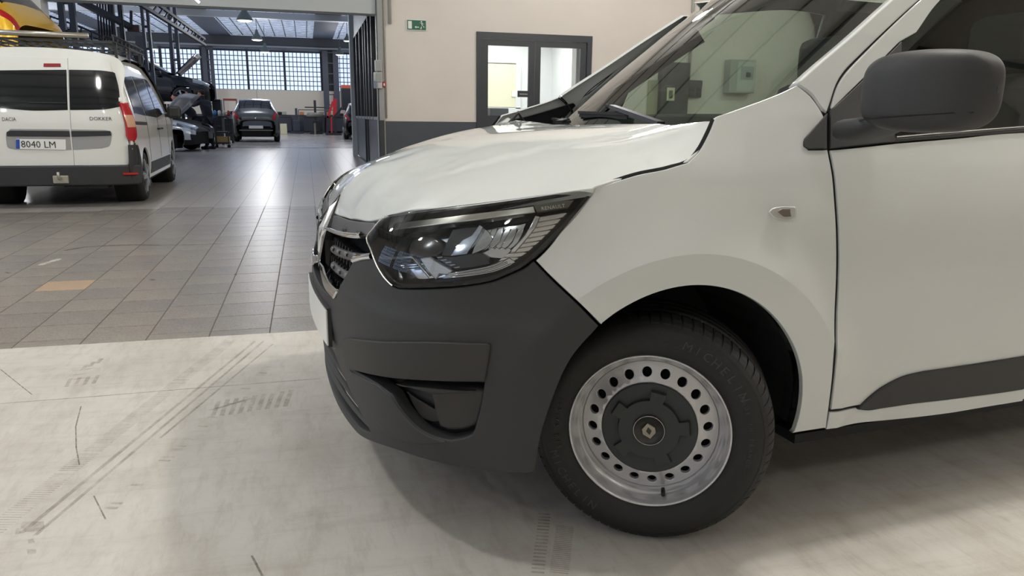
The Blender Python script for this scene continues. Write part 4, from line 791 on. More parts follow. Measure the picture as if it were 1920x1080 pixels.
decal('tyre_print', line_px([(478, 640), (40, 1000)], .014)+line_px([(494, 640), (66, 1004)], .012)+line_px([(512, 645), (300, 822)], .01), film('smooth_print', (150, 140, 126), .35, .7, .5, 7), 'two smooth tyre lines running beside the ladder-like print')
decal('tyre_print', strokes(394, 783, 9, 17, -2.5, 12, -32, 9)+strokes(390, 770, 5, 14, -4, 20, -8, 12), DIRT, 'broken grey tyre print left of the black bumper')
decal('tyre_print', strokes(118, 714, 3, 8, -9, 34, -6, 16)+strokes(120, 726, 4, 17, -2, 9, -17, 8)+strokes(150, 694, 3, 14, -6, 8, -10, 9), DIRT, 'short brownish tyre print near the tile edge')
decal('tyre_print', tread_track((1008, 1075), (1022, 960), .045, 18, 1, 0)+tread_track((1048, 1075), (1060, 985), .06, 26, 1, .0), film('tread_dust', (160, 146, 122), .3, .7, .5), 'faint tread print beside the front wheel')
decal('shoe_print', [[gp(x, y) for x, y in q] for q in (((42, 978), (82, 978), (84, 990), (76, 996), (48, 998), (38, 990)), ((30, 990), (40, 991), (38, 1002), (28, 1002)), ((52, 1012), (62, 1010), (66, 1018), (54, 1020)), ((50, 1030), (68, 1030), (68, 1038), (52, 1040)))], DIRT, 'round shoe print in the lower left of the floor')
decal('floor_scratch', line_px([(152, 762), (142, 800), (143, 840), (149, 872)], .004)+line_px([(176, 930), (198, 974)], .004)+line_px([(472, 1042), (492, 1080)], .006)+line_px([(0, 692), (60, 740)], .004), DIRT2, 'thin curved scratches in the pale floor')
decal('floor_joint', line_px([(0, 757), (160, 745), (330, 731), (600, 710)], .006), film('joint_grey', (110, 100, 92), .3, .6, .6, 9), 'long fine joint across the pale floor')
decal('floor_stain', line_px([(120, 470), (160, 463), (200, 461), (250, 459), (300, 460)], .03)+line_px([(300, 460), (360, 459), (420, 457)], .015), film('damp_stain', (70, 66, 64), .3, .6, .8, 9), 'dark wet streak across the tiles')
decal('floor_stain', line_px([(75, 497), (95, 491), (112, 485)], .05), film('white_spill', (214, 210, 200), .3, .55, .8, 16), 'small white spill on the tiles')
decal('floor_stain', line_px([(470, 452), (520, 451), (595, 449)], .012), film('white_spill', (214, 210, 200), .3, .55, .8, 16), 'thin white streak on the tiles beside the grille')
decal('floor_stain', [[gp(278+a, 524+b) for a, b in ((0, 0), (8, -1), (15, 0), (8, 2))], [gp(438+a, 515+b) for a, b in ((0, 0), (4, -2), (7, 0), (4, 2))], [gp(8+a, 511+b) for a, b in ((0, 0), (6, -1), (14, 1), (6, 2))]], DIRT2, 'scattered dark spots on the tiles')
# ---- walls
WALLM = mat('wall_plaster', (214, 206, 197), .8, var=.03, scale=1.2); DADO = mat('dark_grey_dado_paint', (62, 68, 75), .45, var=.05, scale=3)
FRAME = mat('anthracite_aluminium', (44, 49, 54), .35); PANELG = mat('grey_steel_panel', (78, 85, 93), .38, .2); LGREY = mat('light_grey_paint', (176, 180, 180), .55)
YW = 14.3; PX = 1.31
w = MB(); w.span((PX, YW, 0), (3.15, YW+.25, 5.6)); w.span((5.45, YW, 0), (12, YW+.25, 5.6)); w.span((3.15, YW, 2.63), (5.45, YW+.25, 5.6)); struct('wall_back', w, WALLM)
w = MB(); w.span((PX+.12, YW-.012, 0), (3.15, YW, .985)); w.span((5.45, YW-.012, 0), (12, YW, .985)); struct('trim_1', w, DADO)
w = MB(); w.span((12, -8, 0), (12.2, YW, 5.6)); struct('wall_right', w, WALLM)
w = MB(); w.span((-12.2, -8, 0), (-12, YW, 5.6)); struct('wall_left', w, WALLM)
w = MB(); w.span((-12, -8.2, 0), (12, -8, 5.6)); struct('wall_front', w, WALLM)
w = MB(); w.span((-12, YW, 2.86), (PX, YW+.35, 5.6)); struct('trim_2', w, LGREY)
w = MB(); w.span((-4.62, YW-.02, 0), (-4.03, YW+.37, 2.86)); w.span((-12, YW, 0), (-11.4, YW+.35, 2.86)); struct('wall_pillar', w, mat('pillar_paint', (206, 208, 206), .6))
w = MB(); w.span((PX-.10, 20.95, 0), (PX+.02, 21.25, 4.0)); struct('trim_3', w, LGREY)
for k in range(4):  # unseen windows added to throw cool light on the left floor and van nose
    t = empty('window_%d' % (20+k), (-11.98, -5.5+k*4.6, 1.6)); tag(t, kind='structure')
    q = MB(); q.span((0, -1.9, 0), (.03, 1.9, 2.9)); q.build('pane', mat('added_daylight_pane', (196, 212, 240), .4, emit=1.7), t)
    q = MB()
    for i_ in range(9): q.span((.03, -1.9+i_*.475-.03, 0), (.07, -1.9+i_*.475+.03, 2.9))
    for i_ in range(7): q.span((.03, -1.9, i_*.483-.03), (.065, 1.9, i_*.483+.03))
    q.build('window_grid', mat('window_grid_steel', (66, 74, 90), .6), t)['kind'] = 'stuff'
# near ceiling with purlins
w = MB(); w.span((-12, -8, 5.6), (12, YW+.35, 5.75)); ceil = struct('ceiling', w, mat('ceiling_sheet', (212, 210, 204), .6))
for k in range(15):
    b = MB(); yy = -7.3+k*1.5; b.span((-12, yy-.02, 5.55), (12, yy+.02, 5.6)); b.build('ceiling_purlin', mat('purlin_steel', (60, 60, 60), .6), ceil)
for k in range(4):
    b = MB(); xx = -9+k*6; b.span((xx-.06, -8, 5.40), (xx+.06, YW, 5.55)); b.build('ceiling_beam', mat('beam_steel', (170, 168, 162), .6), ceil)
# high-bay lamps
for i, (x, y, e, lc) in enumerate(NEAR_LAMPS):
    t = empty('ceiling_lamp', (x, y, LAMP_Z), 0, 'round white high-bay lamp, %s from the left wall in the row %s' % (['second', 'third', 'last', 'second', 'third', 'last', 'second', 'third', 'last', 'first', 'first', 'first'][i], 'nearest the front wall' if y < 0 else 'above the large van' if y < 4 else 'nearest the back wall'), 'lamp', 'high-bay lamps of the near bay')
    b = MB(); b.lathe([(.001, .16), (.07, .16), (.12, .06), (.21, .0), (.215, -.02), (.2, -.02)], 24, Matrix.Rotation(PI/2, 3, 'X')); b.tube([(0, 0, .15), (0, 0, .36)], .012, 6); b.build('lamp_housing', mat('lamp_grey', (120, 122, 124), .4), t)
    b = MB(); b.lathe([(.19, -.012), (.001, -.012)], 24, Matrix.Rotation(PI/2, 3, 'X')); b.build('diffuser', mat('lamp_diffuser', (255, 244, 226), .5, emit=6), t)
    l = bpy.data.lights.new('lamp_light', 'POINT'); l.shadow_soft_size = .16; l.energy = e; l.color = lc
    o = bpy.data.objects.new('lamp_light', l); COL.objects.link(o); o.parent = t; o.location = (0, 0, -.20)
# ---- hall shell beyond the opening
HW = mat('hall_wall', (218, 208, 194), .8); DKB = mat('dark_steel', (34, 39, 48), .6)
YF = 48.3
def X48(px): return at(px, 150, YF).x
w = MB(); w.span((-24, YF, 0), (14, YF+.3, 2.46)); struct('wall_far', w, HW)
w = MB(); w.span((-24, YF-.03, 0), (14, YF, 1.02)); struct('trim_4', w, mat('hall_dado', (58, 63, 72), .6))
w = MB(); w.span((-24.2, YW+.35, 0), (-24, YF, 5.3)); struct('wall_left', w, HW)
w = MB(); w.span((10, 21.2, 0), (10.2, YF, 5.3)); w.span((PX+.1, 21.1, 0), (10.2, 21.2, 5.3)); struct('wall_right', w, HW)
wins = [(60, 97), (100, 147), (152, 196), (201, 247), (252, 302), (306, 378), (394, 464), (467, 533), (536, 602), (631, 700), (703, 770)]
w = MB(); prev = -24
for a, b in wins:
    xa, xb = X48(a), X48(b); w.span((prev, YF, 2.46), (xa, YF+.3, 4.66)); prev = xb
w.span((prev, YF, 2.46), (14, YF+.3, 4.66)); w.span((-24, YF, 4.66), (14, YF+.3, 5.4)); struct('wall_far', w, DKB)
for i, (a, b) in enumerate(wins):
    xa, xb = X48(a), X48(b); nx = max(4, round((xb-xa)/.225)); nz = 8
    t = empty('window_%d' % (i+1), ((xa+xb)/2, YF+.1, 2.46)); tag(t, kind='structure')
    q = MB(); q.span((-(xb-xa)/2, .03, 0), ((xb-xa)/2, .05, 2.2)); q.build('glass_blocks', mat('daylight_glass_block', (196, 212, 244), .4, emit=1.1, var=.12, scale=1.1), t)
    q = MB()
    for k in range(nx+1): x = -(xb-xa)/2+(xb-xa)*k/nx; q.span((x-.02, -.03, 0), (x+.02, .03, 2.2))
    for k in range(nz+1): z = 2.2*k/nz; q.span((-(xb-xa)/2, -.028, z-.02), ((xb-xa)/2, .028, z+.02))
    o = q.build('window_grid', mat('window_grid_steel', (66, 74, 90), .6), t); o['kind'] = 'stuff'
# right-hand white door area with two small signs on the far wall
sg = MB(); sg.box(at(613, 177, YF-.02), (.22, .03, .14)); tag(sg.build('exit_sign', mat('sign_green_dark', (40, 70, 60), .5)), 'small dark green sign on the far wall beside a red one', 'sign')
sg = MB(); sg.box(at(628, 180, YF-.02), (.18, .03, .26)); tag(sg.build('fire_sign', mat('sign_red', (190, 60, 50), .5)), 'small red fire sign high on the far wall', 'sign')
# glazed roof of the hall
nt_m = mat('skylight_glass', (150, 162, 182), .5, emit=.62)
nt = nt_m.node_tree; bb_ = nt.nodes['Principled BSDF']; tc = nt.nodes.new('ShaderNodeTexCoord'); mp = nt.nodes.new('ShaderNodeMapping'); mp.inputs['Scale'].default_value = (1.2, 7, 1); nz_ = nt.nodes.new('ShaderNodeTexNoise'); nz_.inputs['Scale'].default_value = 3.5; nz_.inputs['Detail'].default_value = 6
rp = nt.nodes.new('ShaderNodeMapRange'); rp.inputs[1].default_value = .35; rp.inputs[2].default_value = .68; rp.inputs[3].default_value = .4; rp.inputs[4].default_value = 2.7
nt.links.new(tc.outputs['Object'], mp.inputs[0]); nt.links.new(mp.outputs[0], nz_.inputs['Vector']); nt.links.new(nz_.outputs['Fac'], rp.inputs[0]); nt.links.new(rp.outputs[0], bb_.inputs['Emission Strength'])
w = MB(); w.span((-24, YW+.35, 5.45), (14, YF, 5.5)); hall_roof = struct('ceiling', w, nt_m)
bat = MB(); y = 16.0
while y < 47.5: bat.span((-24, y-.035, 5.435), (14, y+.035, 5.45)); y += .46
o = bat.build('roof_batten', mat('batten_steel', (72, 80, 94), .6), hall_roof); o['kind'] = 'stuff'
bat = MB()
for k in range(64): x = -23.5+k*.58; bat.span((x-.02, YW+.4, 5.40), (x+.02, 47, 5.43))
o = bat.build('roof_mesh', mat('batten_steel', (72, 80, 94)), hall_roof); o['kind'] = 'stuff'
for x in (at(1015/3.2+60, 60, 38).x, at(1770/3.2+60, 60, 38).x, at(120, 60, 38).x, at(-50, 60, 38).x):
    b = MB(); b.span((x-.55, YW+.4, 5.30), (x+.55, 47.6, 5.36)); b.build('roof_gutter', mat('gutter_steel', (72, 80, 96), .6), hall_roof)
b = MB(); b.span((-24, 35.2, 5.05), (14, 35.6, 5.30)); b.build('roof_duct', mat('duct_pale', (150, 156, 164), .5), hall_roof)
b = MB(); b.span((-24, 46.6, 4.72), (14, 48.2, 5.35)); b.build('roof_beam', DKB, hall_roof)
b = MB(); b.tube([(-24, 46.4, 4.78), (14, 46.4, 4.78)], .06, 8); b.build('roof_pipe', mat('pipe_grey', (120, 124, 130), .5), hall_roof)
# ---- partition with glass
def ypx(px):   # depth at which the plane x = PX shows at photo column px (near eye level)
    lo, hi = 10., 40.
    for _ in range(40):
        m_ = (lo+hi)/2; d = Vector((PX, m_, 0)); X_ = 960+FPX*d.dot(RT)/d.dot(FWD)
        if X_ > px: lo = m_
        else: hi = m_
    return lo
pt = empty('glass_partition', (PX, YW, 0), 0); tag(pt, kind='structure'); pt.name = 'wall_partition'
def loc(y0, y1, z0, z1, x0=0, x1=.08): q = MB(); q.span((x0, y0-YW, z0), (x1, y1-YW, z1)); return q
ye = 21.0
loc(YW, ye, 3.07, 4.3).build('header_panel', PANELG, pt)
edges = [YW, ypx(700), ypx(694), ypx(688.5), ypx(684.5), ypx(678), ypx(672), ypx(667), ye]
edges = sorted(set(edges)); 
loc(YW, ypx(688.5), .04, 1.0, .02, .06).build('lower_panel', PANELG, pt); loc(ypx(684.5), ye, .04, 1.0, .02, .06).build('lower_panel', PANELG, pt)
for a, b in zip(edges, edges[1:]):
    loc(a, b, 1.05, 3.05, .035, .045).build('pane', glass('partition_glass', (150, 165, 170), 1.55), pt)
for k, e in enumerate(edges): wd = .05; loc(e-wd, e+wd, 0 if abs(e-ypx(688.5)) < .01 or abs(e-ypx(684.5)) < .01 or k in (0,) else 1.0, 3.07, -.01, .09).build('mullion', FRAME, pt)
loc(YW, ye, 1.0, 1.06, -.005, .085).build('rail', mat('rail_grey', (130, 134, 136), .5), pt); loc(YW, ye, 3.03, 3.10, -.01, .09).build('rail', FRAME, pt)
w = MB(); w.span((PX+1.6, YW+.25, 0), (PX+1.7, 21, 3.2)); struct('wall_office', w, mat('office_wall', (150, 156, 160), .8))
w = MB(); w.span((PX+.01, YW-.06, 0), (PX+.10, YW+.02, 5.4)); struct('trim_5', w, mat('corner_grey', (150, 150, 148), .6))
w = MB(); w.span((PX+.0, YW-.08, 0), (PX+.09, YW-.06, 1.0)); struct('trim_6', w, FRAME)
# ---- wall door
dr = empty('door_1', (4.3, YW, 0)); tag(dr, kind='structure')
def dbox(name, x0, x1, z0, z1, m, y0=-.03, y1=.09, par=None): q = MB(); q.span((x0, y0, z0), (x1, y1, z1)); return q.build(name, m, par or dr)
def PW(px, py): p = at(px, py, YW); return p.x-4.3, p.z
xl, xr, zt = -1.15, 1.15, 2.63
dbox('door_frame', xl, xl+.10, 0, zt, FRAME); dbox('door_frame', xr-.10, xr, 0, zt, FRAME); dbox('door_frame', xl+.10, xr-.10, zt-.12, zt, FRAME)
ax0, ax1, az0, az1 = PW(915, 150)[0], PW(991, 150)[0], PW(950, 217)[1], PW(950, 86)[1]
bx0, bx1 = PW(1013, 150)[0], PW(1087, 150)[0]
for x0, x1, g0, g1 in ((xl+.105, -.005, ax0, ax1), (.005, xr-.105, bx0, bx1)):
    q = MB(); q.span((x0, 0, .01), (g0, .06, zt-.125)); q.span((g1, 0, .01), (x1, .06, zt-.125)); q.span((g0, 0, .01), (g1, .06, az0)); q.span((g0, 0, az1), (g1, .06, zt-.125)); lf = q.build('door_leaf', FRAME, dr)
    dbox('pane', g0, g1, az0, az1, glass('door_glass', (235, 238, 238), 1.5), .025, .032, lf)
q = MB(); q.span((PW(970, 175)[0], -.03, PW(970, 182)[1]), (PW(991, 175)[0], .0, PW(970, 170)[1]), .005); q.build('door_lock', FRAME, dr)
q = MB(); q.span((PW(973, 175)[0], -.045, PW(970, 177.2)[1]), (PW(988, 175)[0], -.03, PW(970, 175.6)[1])); q.build('door_handle', SATIN, dr)
# room behind the door
RW = mat('room_white', (222, 224, 226), .7)
w = MB(); w.span((2.2, 17.4, 0), (6.6, 17.5, 3)); w.span((2.2, YW+.25, 0), (2.3, 17.4, 3)); w.span((6.5, YW+.25, 0), (6.6, 17.4, 3)); w.span((2.2, YW+.25, 3), (6.6, 17.5, 3.05)); w.span((2.2, YW+.25, -.02), (6.6, 17.5, .002)); struct('wall_room', w, RW)
w = MB(); w.span((5.65, 16.0, 0), (5.75, 17.4, 3)); struct('wall_room', w, RW)
def R17(px, py, Y=17.38): return at(px, py, Y)
wi = empty('window_12', R17(940, 160)); tag(wi, kind='structure')
def r17(name, a, b, m, th=.04, off=0):
    p, q_ = R17(*a)-R17(940, 160), R17(*b)-R17(940, 160); q = MB(); q.span((p.x, -th-off, q_.z), (q_.x, -off, p.z)); return q.build(name, m, wi)
r17('frame', (905, 112), (975, 119), RW); r17('frame', (967, 119), (975, 204), RW); r17('frame', (905, 201), (975, 212), RW)
r17('pane', (905, 119), (967, 201), mat('lit_inner_room', (208, 205, 180), .5, emit=.35), .01)
q = MB(); q.box(R17(933, 212, 16.6), (.42, .35, .22), bev=.02); q.span((R17(933, 212, 16.6).x-.03, 16.57, 0), (R17(933, 212, 16.6).x+.03, 16.63, R17(933, 212, 16.6).z-.1)); q.box((R17(933, 212, 16.6).x, 16.6, .03), (.4, .35, .05)); tag(q.build('printer_stand', mat('printer_dark', (56, 62, 68), .5)), 'dark grey printer on a stand behind the left door pane', 'printer')
for j, (px, py) in enumerate(((963, 176), (971, 191))):
    q = MB(); q.box(R17(px, py, 17.36), (.10, .03, .14 if j == 0 else .13), bev=.008); tag(q.build('wall_switch', mat('switch_plastic', (228, 228, 222), .4)), 'white switch plate beside the inner window frame' if j == 0 else 'lower pale blue-white notice under the switch plate', 'switch' if j == 0 else 'notice')
l = bpy.data.lights.new('room_light', 'AREA'); l.size = 1.6; l.energy = 62; l.color = (.95, .97, 1); o = bpy.data.objects.new('room_light', l); COL.objects.link(o); o.location = (4.2, 15.9, 2.9)
q = MB(); q.box((4.2, 15.9, 2.96), (1.6, 1.6, .05)); tag(q.build('ceiling_panel_light', mat('lamp_diffuser', (255, 244, 226))), 'flat light panel in the room behind the door', 'lamp')
# ---- exit sign
a, b = at(762, 37, YW-.02), at(800, 57, YW-.02); es = empty('exit_sign', ((a.x+b.x)/2, YW, (a.z+b.z)/2), 0, 'green emergency exit sign with running figure and arrow on the white wall', 'sign')
W_, H_ = (b.x-a.x), .19
q = MB(); q.span((-W_/2, -.02, -H_/2), (W_/2, 0, H_/2)); q.build('sign_board', mat('sign_edge_white', (216, 216, 210), .5), es)
GR_ = mat('sign_green', (18, 92, 68), .45); WH_ = mat('sign_white', (225, 230, 220), .5)
q = MB(); q.span((-W_/2+.012, -.024, -H_/2+.012), (W_/2-.012, -.02, H_/2-.012)); q.build('sign_green_field', GR_, es)
q = MB(); q.span((-W_/2+.028, -.027, -H_/2+.03), (-W_/2+.095, -.024, H_/2-.03)); q.build('sign_door_symbol', WH_, es)
q = MB(); q.poly([(-.035, -.027, -.035), (-.01, -.027, -.012), (-.01, -.027, -.028), (.042, -.027, -.028), (.042, -.027, -.042), (-.01, -.027, -.042), (-.01, -.027, -.058)], (0, .003, 0)); q.build('sign_arrow', WH_, es)
q = MB(); q.lathe([(.001, -.027), (.014, -.027), (.014, -.024)], 12, c=(.088, 0, .062))
for pts in ([(.095, .045), (.10, .0)], [(.10, .0), (.128, -.018), (.128, -.035), (.152, -.035)], [(.10, .0), (.088, -.03), (.075, -.07)], [(.094, .04), (.07, .03), (.058, .048)], [(.096, .04), (.12, .03), (.132, .01)]):
    for p, r_ in zip(pts, pts[1:]): q.bar((p[0], -.0255, p[1]), (r_[0], -.0255, r_[1]), .016, .003)
q.build('sign_running_figure', WH_, es)
# ---- boxes and pipes on walls
GBX = mat('electrical_box_grey', (188, 188, 184), .45)
def wallbox(name, px0, py0, px1, py1, m, label, cat, dep=.12, Y=YW, parts=None, bev=.01):
    a, b = at(px0, py0, Y-dep), at(px1, py1, Y-dep); t = empty(name, ((a.x+b.x)/2, Y, (a.z+b.z)/2), 0, label, cat); w_, h_ = b.x-a.x, a.z-b.z
    q = MB(); q.span((-w_/2, -dep, -h_/2), (w_/2, 0, h_/2), bev); q.build('box', m, t)
    for nm, (u0, v0, u1, v1), dd, mm in parts or ():
        q = MB(); q.span((-w_/2+u0*w_, -dep-dd, h_/2-v1*h_), (-w_/2+u1*w_, -dep, h_/2-v0*h_)); q.build(nm, mm, t)
    return t
wallbox('fuse_box', 703, 112, 716, 134, GBX, 'upper light grey electrical box at the wall corner', 'electrical box', parts=[('cover', (.1, .06, .9, .94), .02, mat('box_cover', (150, 152, 150), .4))])
wallbox('socket_box', 701, 135, 717, 166, GBX, 'lower light grey socket box at the wall corner', 'electrical box', parts=[('cover', (.25, .05, .9, .6), .02, mat('box_cover', (150, 152, 150))), ('socket', (-.1, .55, .35, .95), .05, mat('socket_blue_grey', (110, 122, 140), .5))])
wallbox('alarm_box', 717, 153, 723.5, 164, mat('alarm_red', (168, 44, 52), .45), 'small red alarm box beside the grey socket box', 'alarm', .07, parts=[('button', (.3, .3, .7, .7), .01, WH_)])
for nm, x0, z0, z1, r_, lb in (('conduit', at(721.5, 100, YW).x, at(721, 222, YW).z, 5.4, .016, 'thin wall conduit running down beside the grey boxes'), ('conduit', at(730, 20, YW).x, at(730, 45, YW).z, 5.4, .03, 'short pale pipe end left of the exit sign'), ('conduit', at(1298, 20, YW).x, at(1298, 150, YW).z, 5.4, .03, 'long grey pipe on the wall right of the door')):
    q = MB(); q.tube([(x0, YW-r_, z0), (x0, YW-r_, z1)], r_, 8); tag(q.build(nm, mat('conduit_grey', (168, 166, 160), .5)), lb, 'pipe')
wallbox('socket_board', 1291, 150, 1315, 183, mat('socket_board_dark', (70, 76, 74), .5), 'dark socket board under the grey pipe, seen through the windscreen', 'socket', .1, parts=[(('socket', (.08+.5*(k % 2), .45+.27*(k//2), .42+.5*(k % 2), .68+.27*(k//2)), .03, mat('socket_dark', (36, 40, 40), .5))) for k in range(4)]+[('cover', (.02, .03, .98, .38), .02, mat('socket_cover', (52, 58, 60), .4))])
wallbox('dark_cabinet', 1243, 116, 1284, 290, mat('cabinet_dark', (46, 50, 48), .6), 'tall dark cabinet on the wall, seen through the windscreen', 'cabinet', .2, parts=[('notice', (.2, .27, .48, .41), .01, mat('notice_cream', (200, 200, 170), .6)), ('notice_mark', (.27, .30, .41, .385), .014, mat('notice_print', (90, 90, 72), .6))])
wallbox('wall_panel', 1217, 150, 1238, 228, mat('cream_panel', (150, 152, 122), .6), 'cream panel left of the tall dark cabinet', 'panel', .05, parts=[('vent', (.2, .1, .8, .25), .01, mat('vent_grey', (130, 132, 110), .6))])
wallbox('distribution_cabinet', 1371, 111, 1414, 175, mat('cab_grey', (164, 164, 158), .5), 'grey distribution cabinet on the wall, seen through the windscreen', 'cabinet', .25, parts=[('door', (.28, .06, .97, .94), .01, mat('cab_door', (186, 188, 182), .5)), ('window', (.4, .2, .9, .6), .014, mat('cab_window', (150, 156, 150), .2)), ('latch', (.62, .38, .78, .52), .03, mat('latch_dark', (60, 62, 60), .5))])
wallbox('wall_bracket', 1200, 106, 1207, 113, mat('latch_dark', (60, 62, 60)), 'tiny black bracket on the wall above the bonnet', 'bracket', .08, parts=[('foot', (.3, .9, .7, 1.4), -.02, mat('latch_dark', (60, 62, 60)))])
q = MB(); q.tube([at(364, -4, 14.0), at(374, 5, 14.0)], .02, 8); tl = q.build('tube_lamp', mat('tube_emit', (235, 242, 255), .5, emit=2.5)); tag(tl, 'bright slanting tube lamp below the concrete beam', 'lamp')

near_van()
# ================================================================ vehicles behind
def small_wheel(parent, loc, r=.31, w=.2, rz=0, name='wheel', spokes=5):
    t = empty(name, loc, rz, parent=parent); M = Matrix.Rotation(-PI/2, 3, 'Z')
    b = MB(); b.lathe([(r*.66, .0), (r*.74, -.012), (r*.92, -.008), (r, .03), (r, w-.03), (r*.9, w), (r*.6, w)], 40, M); b.build('tyre', RUBBER, t)
    b = MB(); b.lathe([(r*.67, .0), (r*.64, -.004), (r*.60, .02), (r*.56, .07), (.001, .08)], 32, M); rm = b.build('rim_well', mat('rim_dark', (70, 72, 76), .4, .5), t)
    b = MB()
    for k in range(spokes):
        a = 2*PI*k/spokes; b.bar((-.02, r*.1*math.cos(a), r*.1*math.sin(a)), (-.012, r*.64*math.cos(a), r*.64*math.sin(a)), .02, .055)
    b.lathe([(r*.68, -.002), (r*.62, -.006), (r*.61, .03)], 32, M); b.lathe([(.001, -.03), (.05, -.025), (.06, .02)], 16, M); b.build('spokes', mat('alloy', (176, 180, 186), .3, .6), t)
    return t
# wheel local: axis +X inward (outer face toward -X)... rotated by pi for the right-hand side
PLATEW = mat('plate_white', (228, 228, 224), .35)
def white_van():
    v = empty('cargo_van', (-2.83, 9.75, 0), R(2.35), 'white panel van with roof rack seen from behind at the left edge', 'van')
    Mi = (Matrix.Translation((-2.83, 9.75, 0)) @ Matrix.Rotation(R(2.35), 4, 'Z')).inverted()
    def rp(px, py, dy=0): p = at(px, py, 9.75+dy); q = Mi @ p; return (q.x, q.z)
    tum = nspline([.2, .45, .7, .95, 1.1, 1.4, 1.6, 1.75], [.03, .0, .0, .01, .03, .10, .155, .22])
    hw = .885
    def rear(x, z): x, z = np.asarray(x, float), np.asarray(z, float); return np.stack(np.broadcast_arrays(x, .07*np.abs(x/.86)**6+np.clip(z-.95, 0, 1)**1.3*.20+.015, z), -1)
    def sideR(y, z): y, z = np.asarray(y, float), np.asarray(z, float); c = .09*np.clip((.16-(y-np.clip(z-.95, 0, 1)**1.3*.2))/.16, 0, 1)**2+.13*np.clip((y-3.5)/.8, 0, 1)**2; return np.stack(np.broadcast_arrays(hw-tum(z)-c, y, z), -1)
    def sideL(y, z): p = sideR(y, z); p = p.copy(); p[..., 0] *= -1; return p
    fr = snormal(rear, np.array([[0., .8]]))[0][1] > 0; fs = snormal(sideR, np.array([[2., .8]]))[0][0] < 0
    WP = mat('white_paint_b', (222, 222, 216), .3, 0, .8); BG = mat('van_glass_black', (14, 18, 21), .06); BK = mat('van_black_bumper', (38, 39, 41), .5)
    sx, sxt = rp(139, 313)[0], rp(120, 108)[0]
    zb, zt = .475, 1.685
    L_ = [[(-.80, zb+.04), (-.835, .9), (-.815, 1.2), (-.70, zt-.03)], [(-.66, zt), (sxt-.004, zt)], [(sxt-.004, zt), (sx-.004, zb)], [(sx-.004, zb), (-.76, zb)]]
    R_ = [[(sxt+.004, zt), (.62, zt)], [(.67, zt-.03), (.735, 1.38), (.775, 1.15), (.79, .93), (.80, .75), (.80, .55)], [(.77, zb), (sx+.004, zb)], [(sx+.004, zb), (sxt+.004, zt)]]
    def RP(name, arcs, m, par=v, **k): return panel(name, arcs, rear, m, par, flip=fr, **dict(dict(res=.06, thick=.02, gap=0), **k))
    dl, dr_ = RP('left_rear_door', L_, WP), RP('right_rear_door', R_, WP)
    RP('rear_frame', [[(-.845, .45), (-.86, .9), (-.83, 1.2), (-.70, 1.74), (.68, 1.74), (.80, 1.3), (.845, .9), (.83, .45)], [(.83, .45), (-.845, .45)]], WP, d=-.022)
    def px(*p): return [rp(*q) for q in p]
    for s_ in (-1, 1): RP('corner_cladding', [[(s_*.79, .46), (s_*.87, .46)], [(s_*.875, .60), (s_*.87, .74)], [(s_*.855, .73), (s_*.825, .62), (s_*.79, .53)]], BK, d=.006, thick=.012)
    RP('rear_window', [px((-45, 132), (30, 131), (119, 130)), px((119, 130), (125, 206)), px((125, 206), (60, 207), (0, 202), (-40, 198)), px((-45, 195), (-50, 160), (-45, 132))], BG, dl, d=.004, thick=.006)
    RP('rear_window', [px((124, 130), (180, 131), (206, 134)), px((210, 136), (218, 165), (222, 197)), px((220, 200), (190, 205), (130, 206)), px((130, 206), (124, 130))], BG, dr_, d=.004, thick=.006)
    RP('window_sticker', [px((219, 183), (224, 182)), px((224, 182), (224.5, 190)), px((224.5, 190), (219.5, 190)), px((219.5, 190), (219, 183))], PLATEW, dr_, d=.011, res=.1, thick=.003)
    RP('plate_recess', [px((12, 262), (12, 250), (20, 242)), px((20, 242), (129, 243)), px((129, 243), (133, 281)), px((133, 281), (28, 280)), px((28, 280), (15, 276), (12, 262))], mat('recess_grey', (150, 150, 150), .4), dl, d=.003, thick=.003)
    RP('door_recess', [px((133, 243), (195, 244)), px((195, 244), (207, 248), (207, 262)), px((207, 262), (203, 274), (190, 278)), px((190, 278), (137, 281)), px((137, 281), (133, 243))], mat('recess_grey', (150, 150, 150), .4), dr_, d=.003, thick=.003)
    RP('grab_bar', [px((13, 248), (20, 245)), px((20, 245), (129, 246)), px((129, 246), (130, 256)), px((130, 256), (14, 255)), px((14, 255), (13, 248))], BK, dl, d=.012, thick=.012)
    RP('grab_bar', [px((133, 246), (205, 246)), px((205, 246), (207, 254)), px((207, 254), (134, 256)), px((134, 256), (133, 246))], BK, dr_, d=.012, thick=.012)
    pl = RP('licence_plate', [px((30, 261), (122, 262)), px((122, 262), (123, 281)), px((123, 281), (31, 279)), px((31, 279), (30, 261))], PLATEW, dl, d=.012, thick=.006, res=.3)
    RP('plate_blue_band', [px((30.4, 261.5), (37, 261.6)), px((37, 261.6), (37.5, 278.6)), px((37.5, 278.6), (31, 278.5)), px((31, 278.5), (30.4, 261.5))], mat('plate_blue', (30, 74, 160), .4), pl, d=.0135, thick=.002, res=.3)
    def rt_text(s, p0, p1, h, m, par, sx=1, d=.016):
        a, b = rp(*p0), rp(*p1); V, F = text_mesh(s, 1.0, .0); xs = [q.x for q in V]; wd = max(xs)-min(xs); k = (b[0]-a[0])/wd; c = ((a[0]+b[0])/2, (a[1]+b[1])/2); ys = [q.y for q in V]; kh = h/(max(ys)-min(ys))
        sl = (b[1]-a[1])/(b[0]-a[0]); xm = (max(xs)+min(xs))/2; ym = (max(ys)+min(ys))/2; VV = []
        for q in V:
            x = c[0]+(q.x-xm)*k; z = c[1]+(q.y-ym)*kh+sl*(x-c[0]); P = rear(x, z); VV.append((x, float(P[1])-d, z))
        o = mesh_obj('lettering', VV, F, m, par); o['kind'] = 'stuff'; return o
    INK = mat('plate_ink', (28, 30, 34), .5)
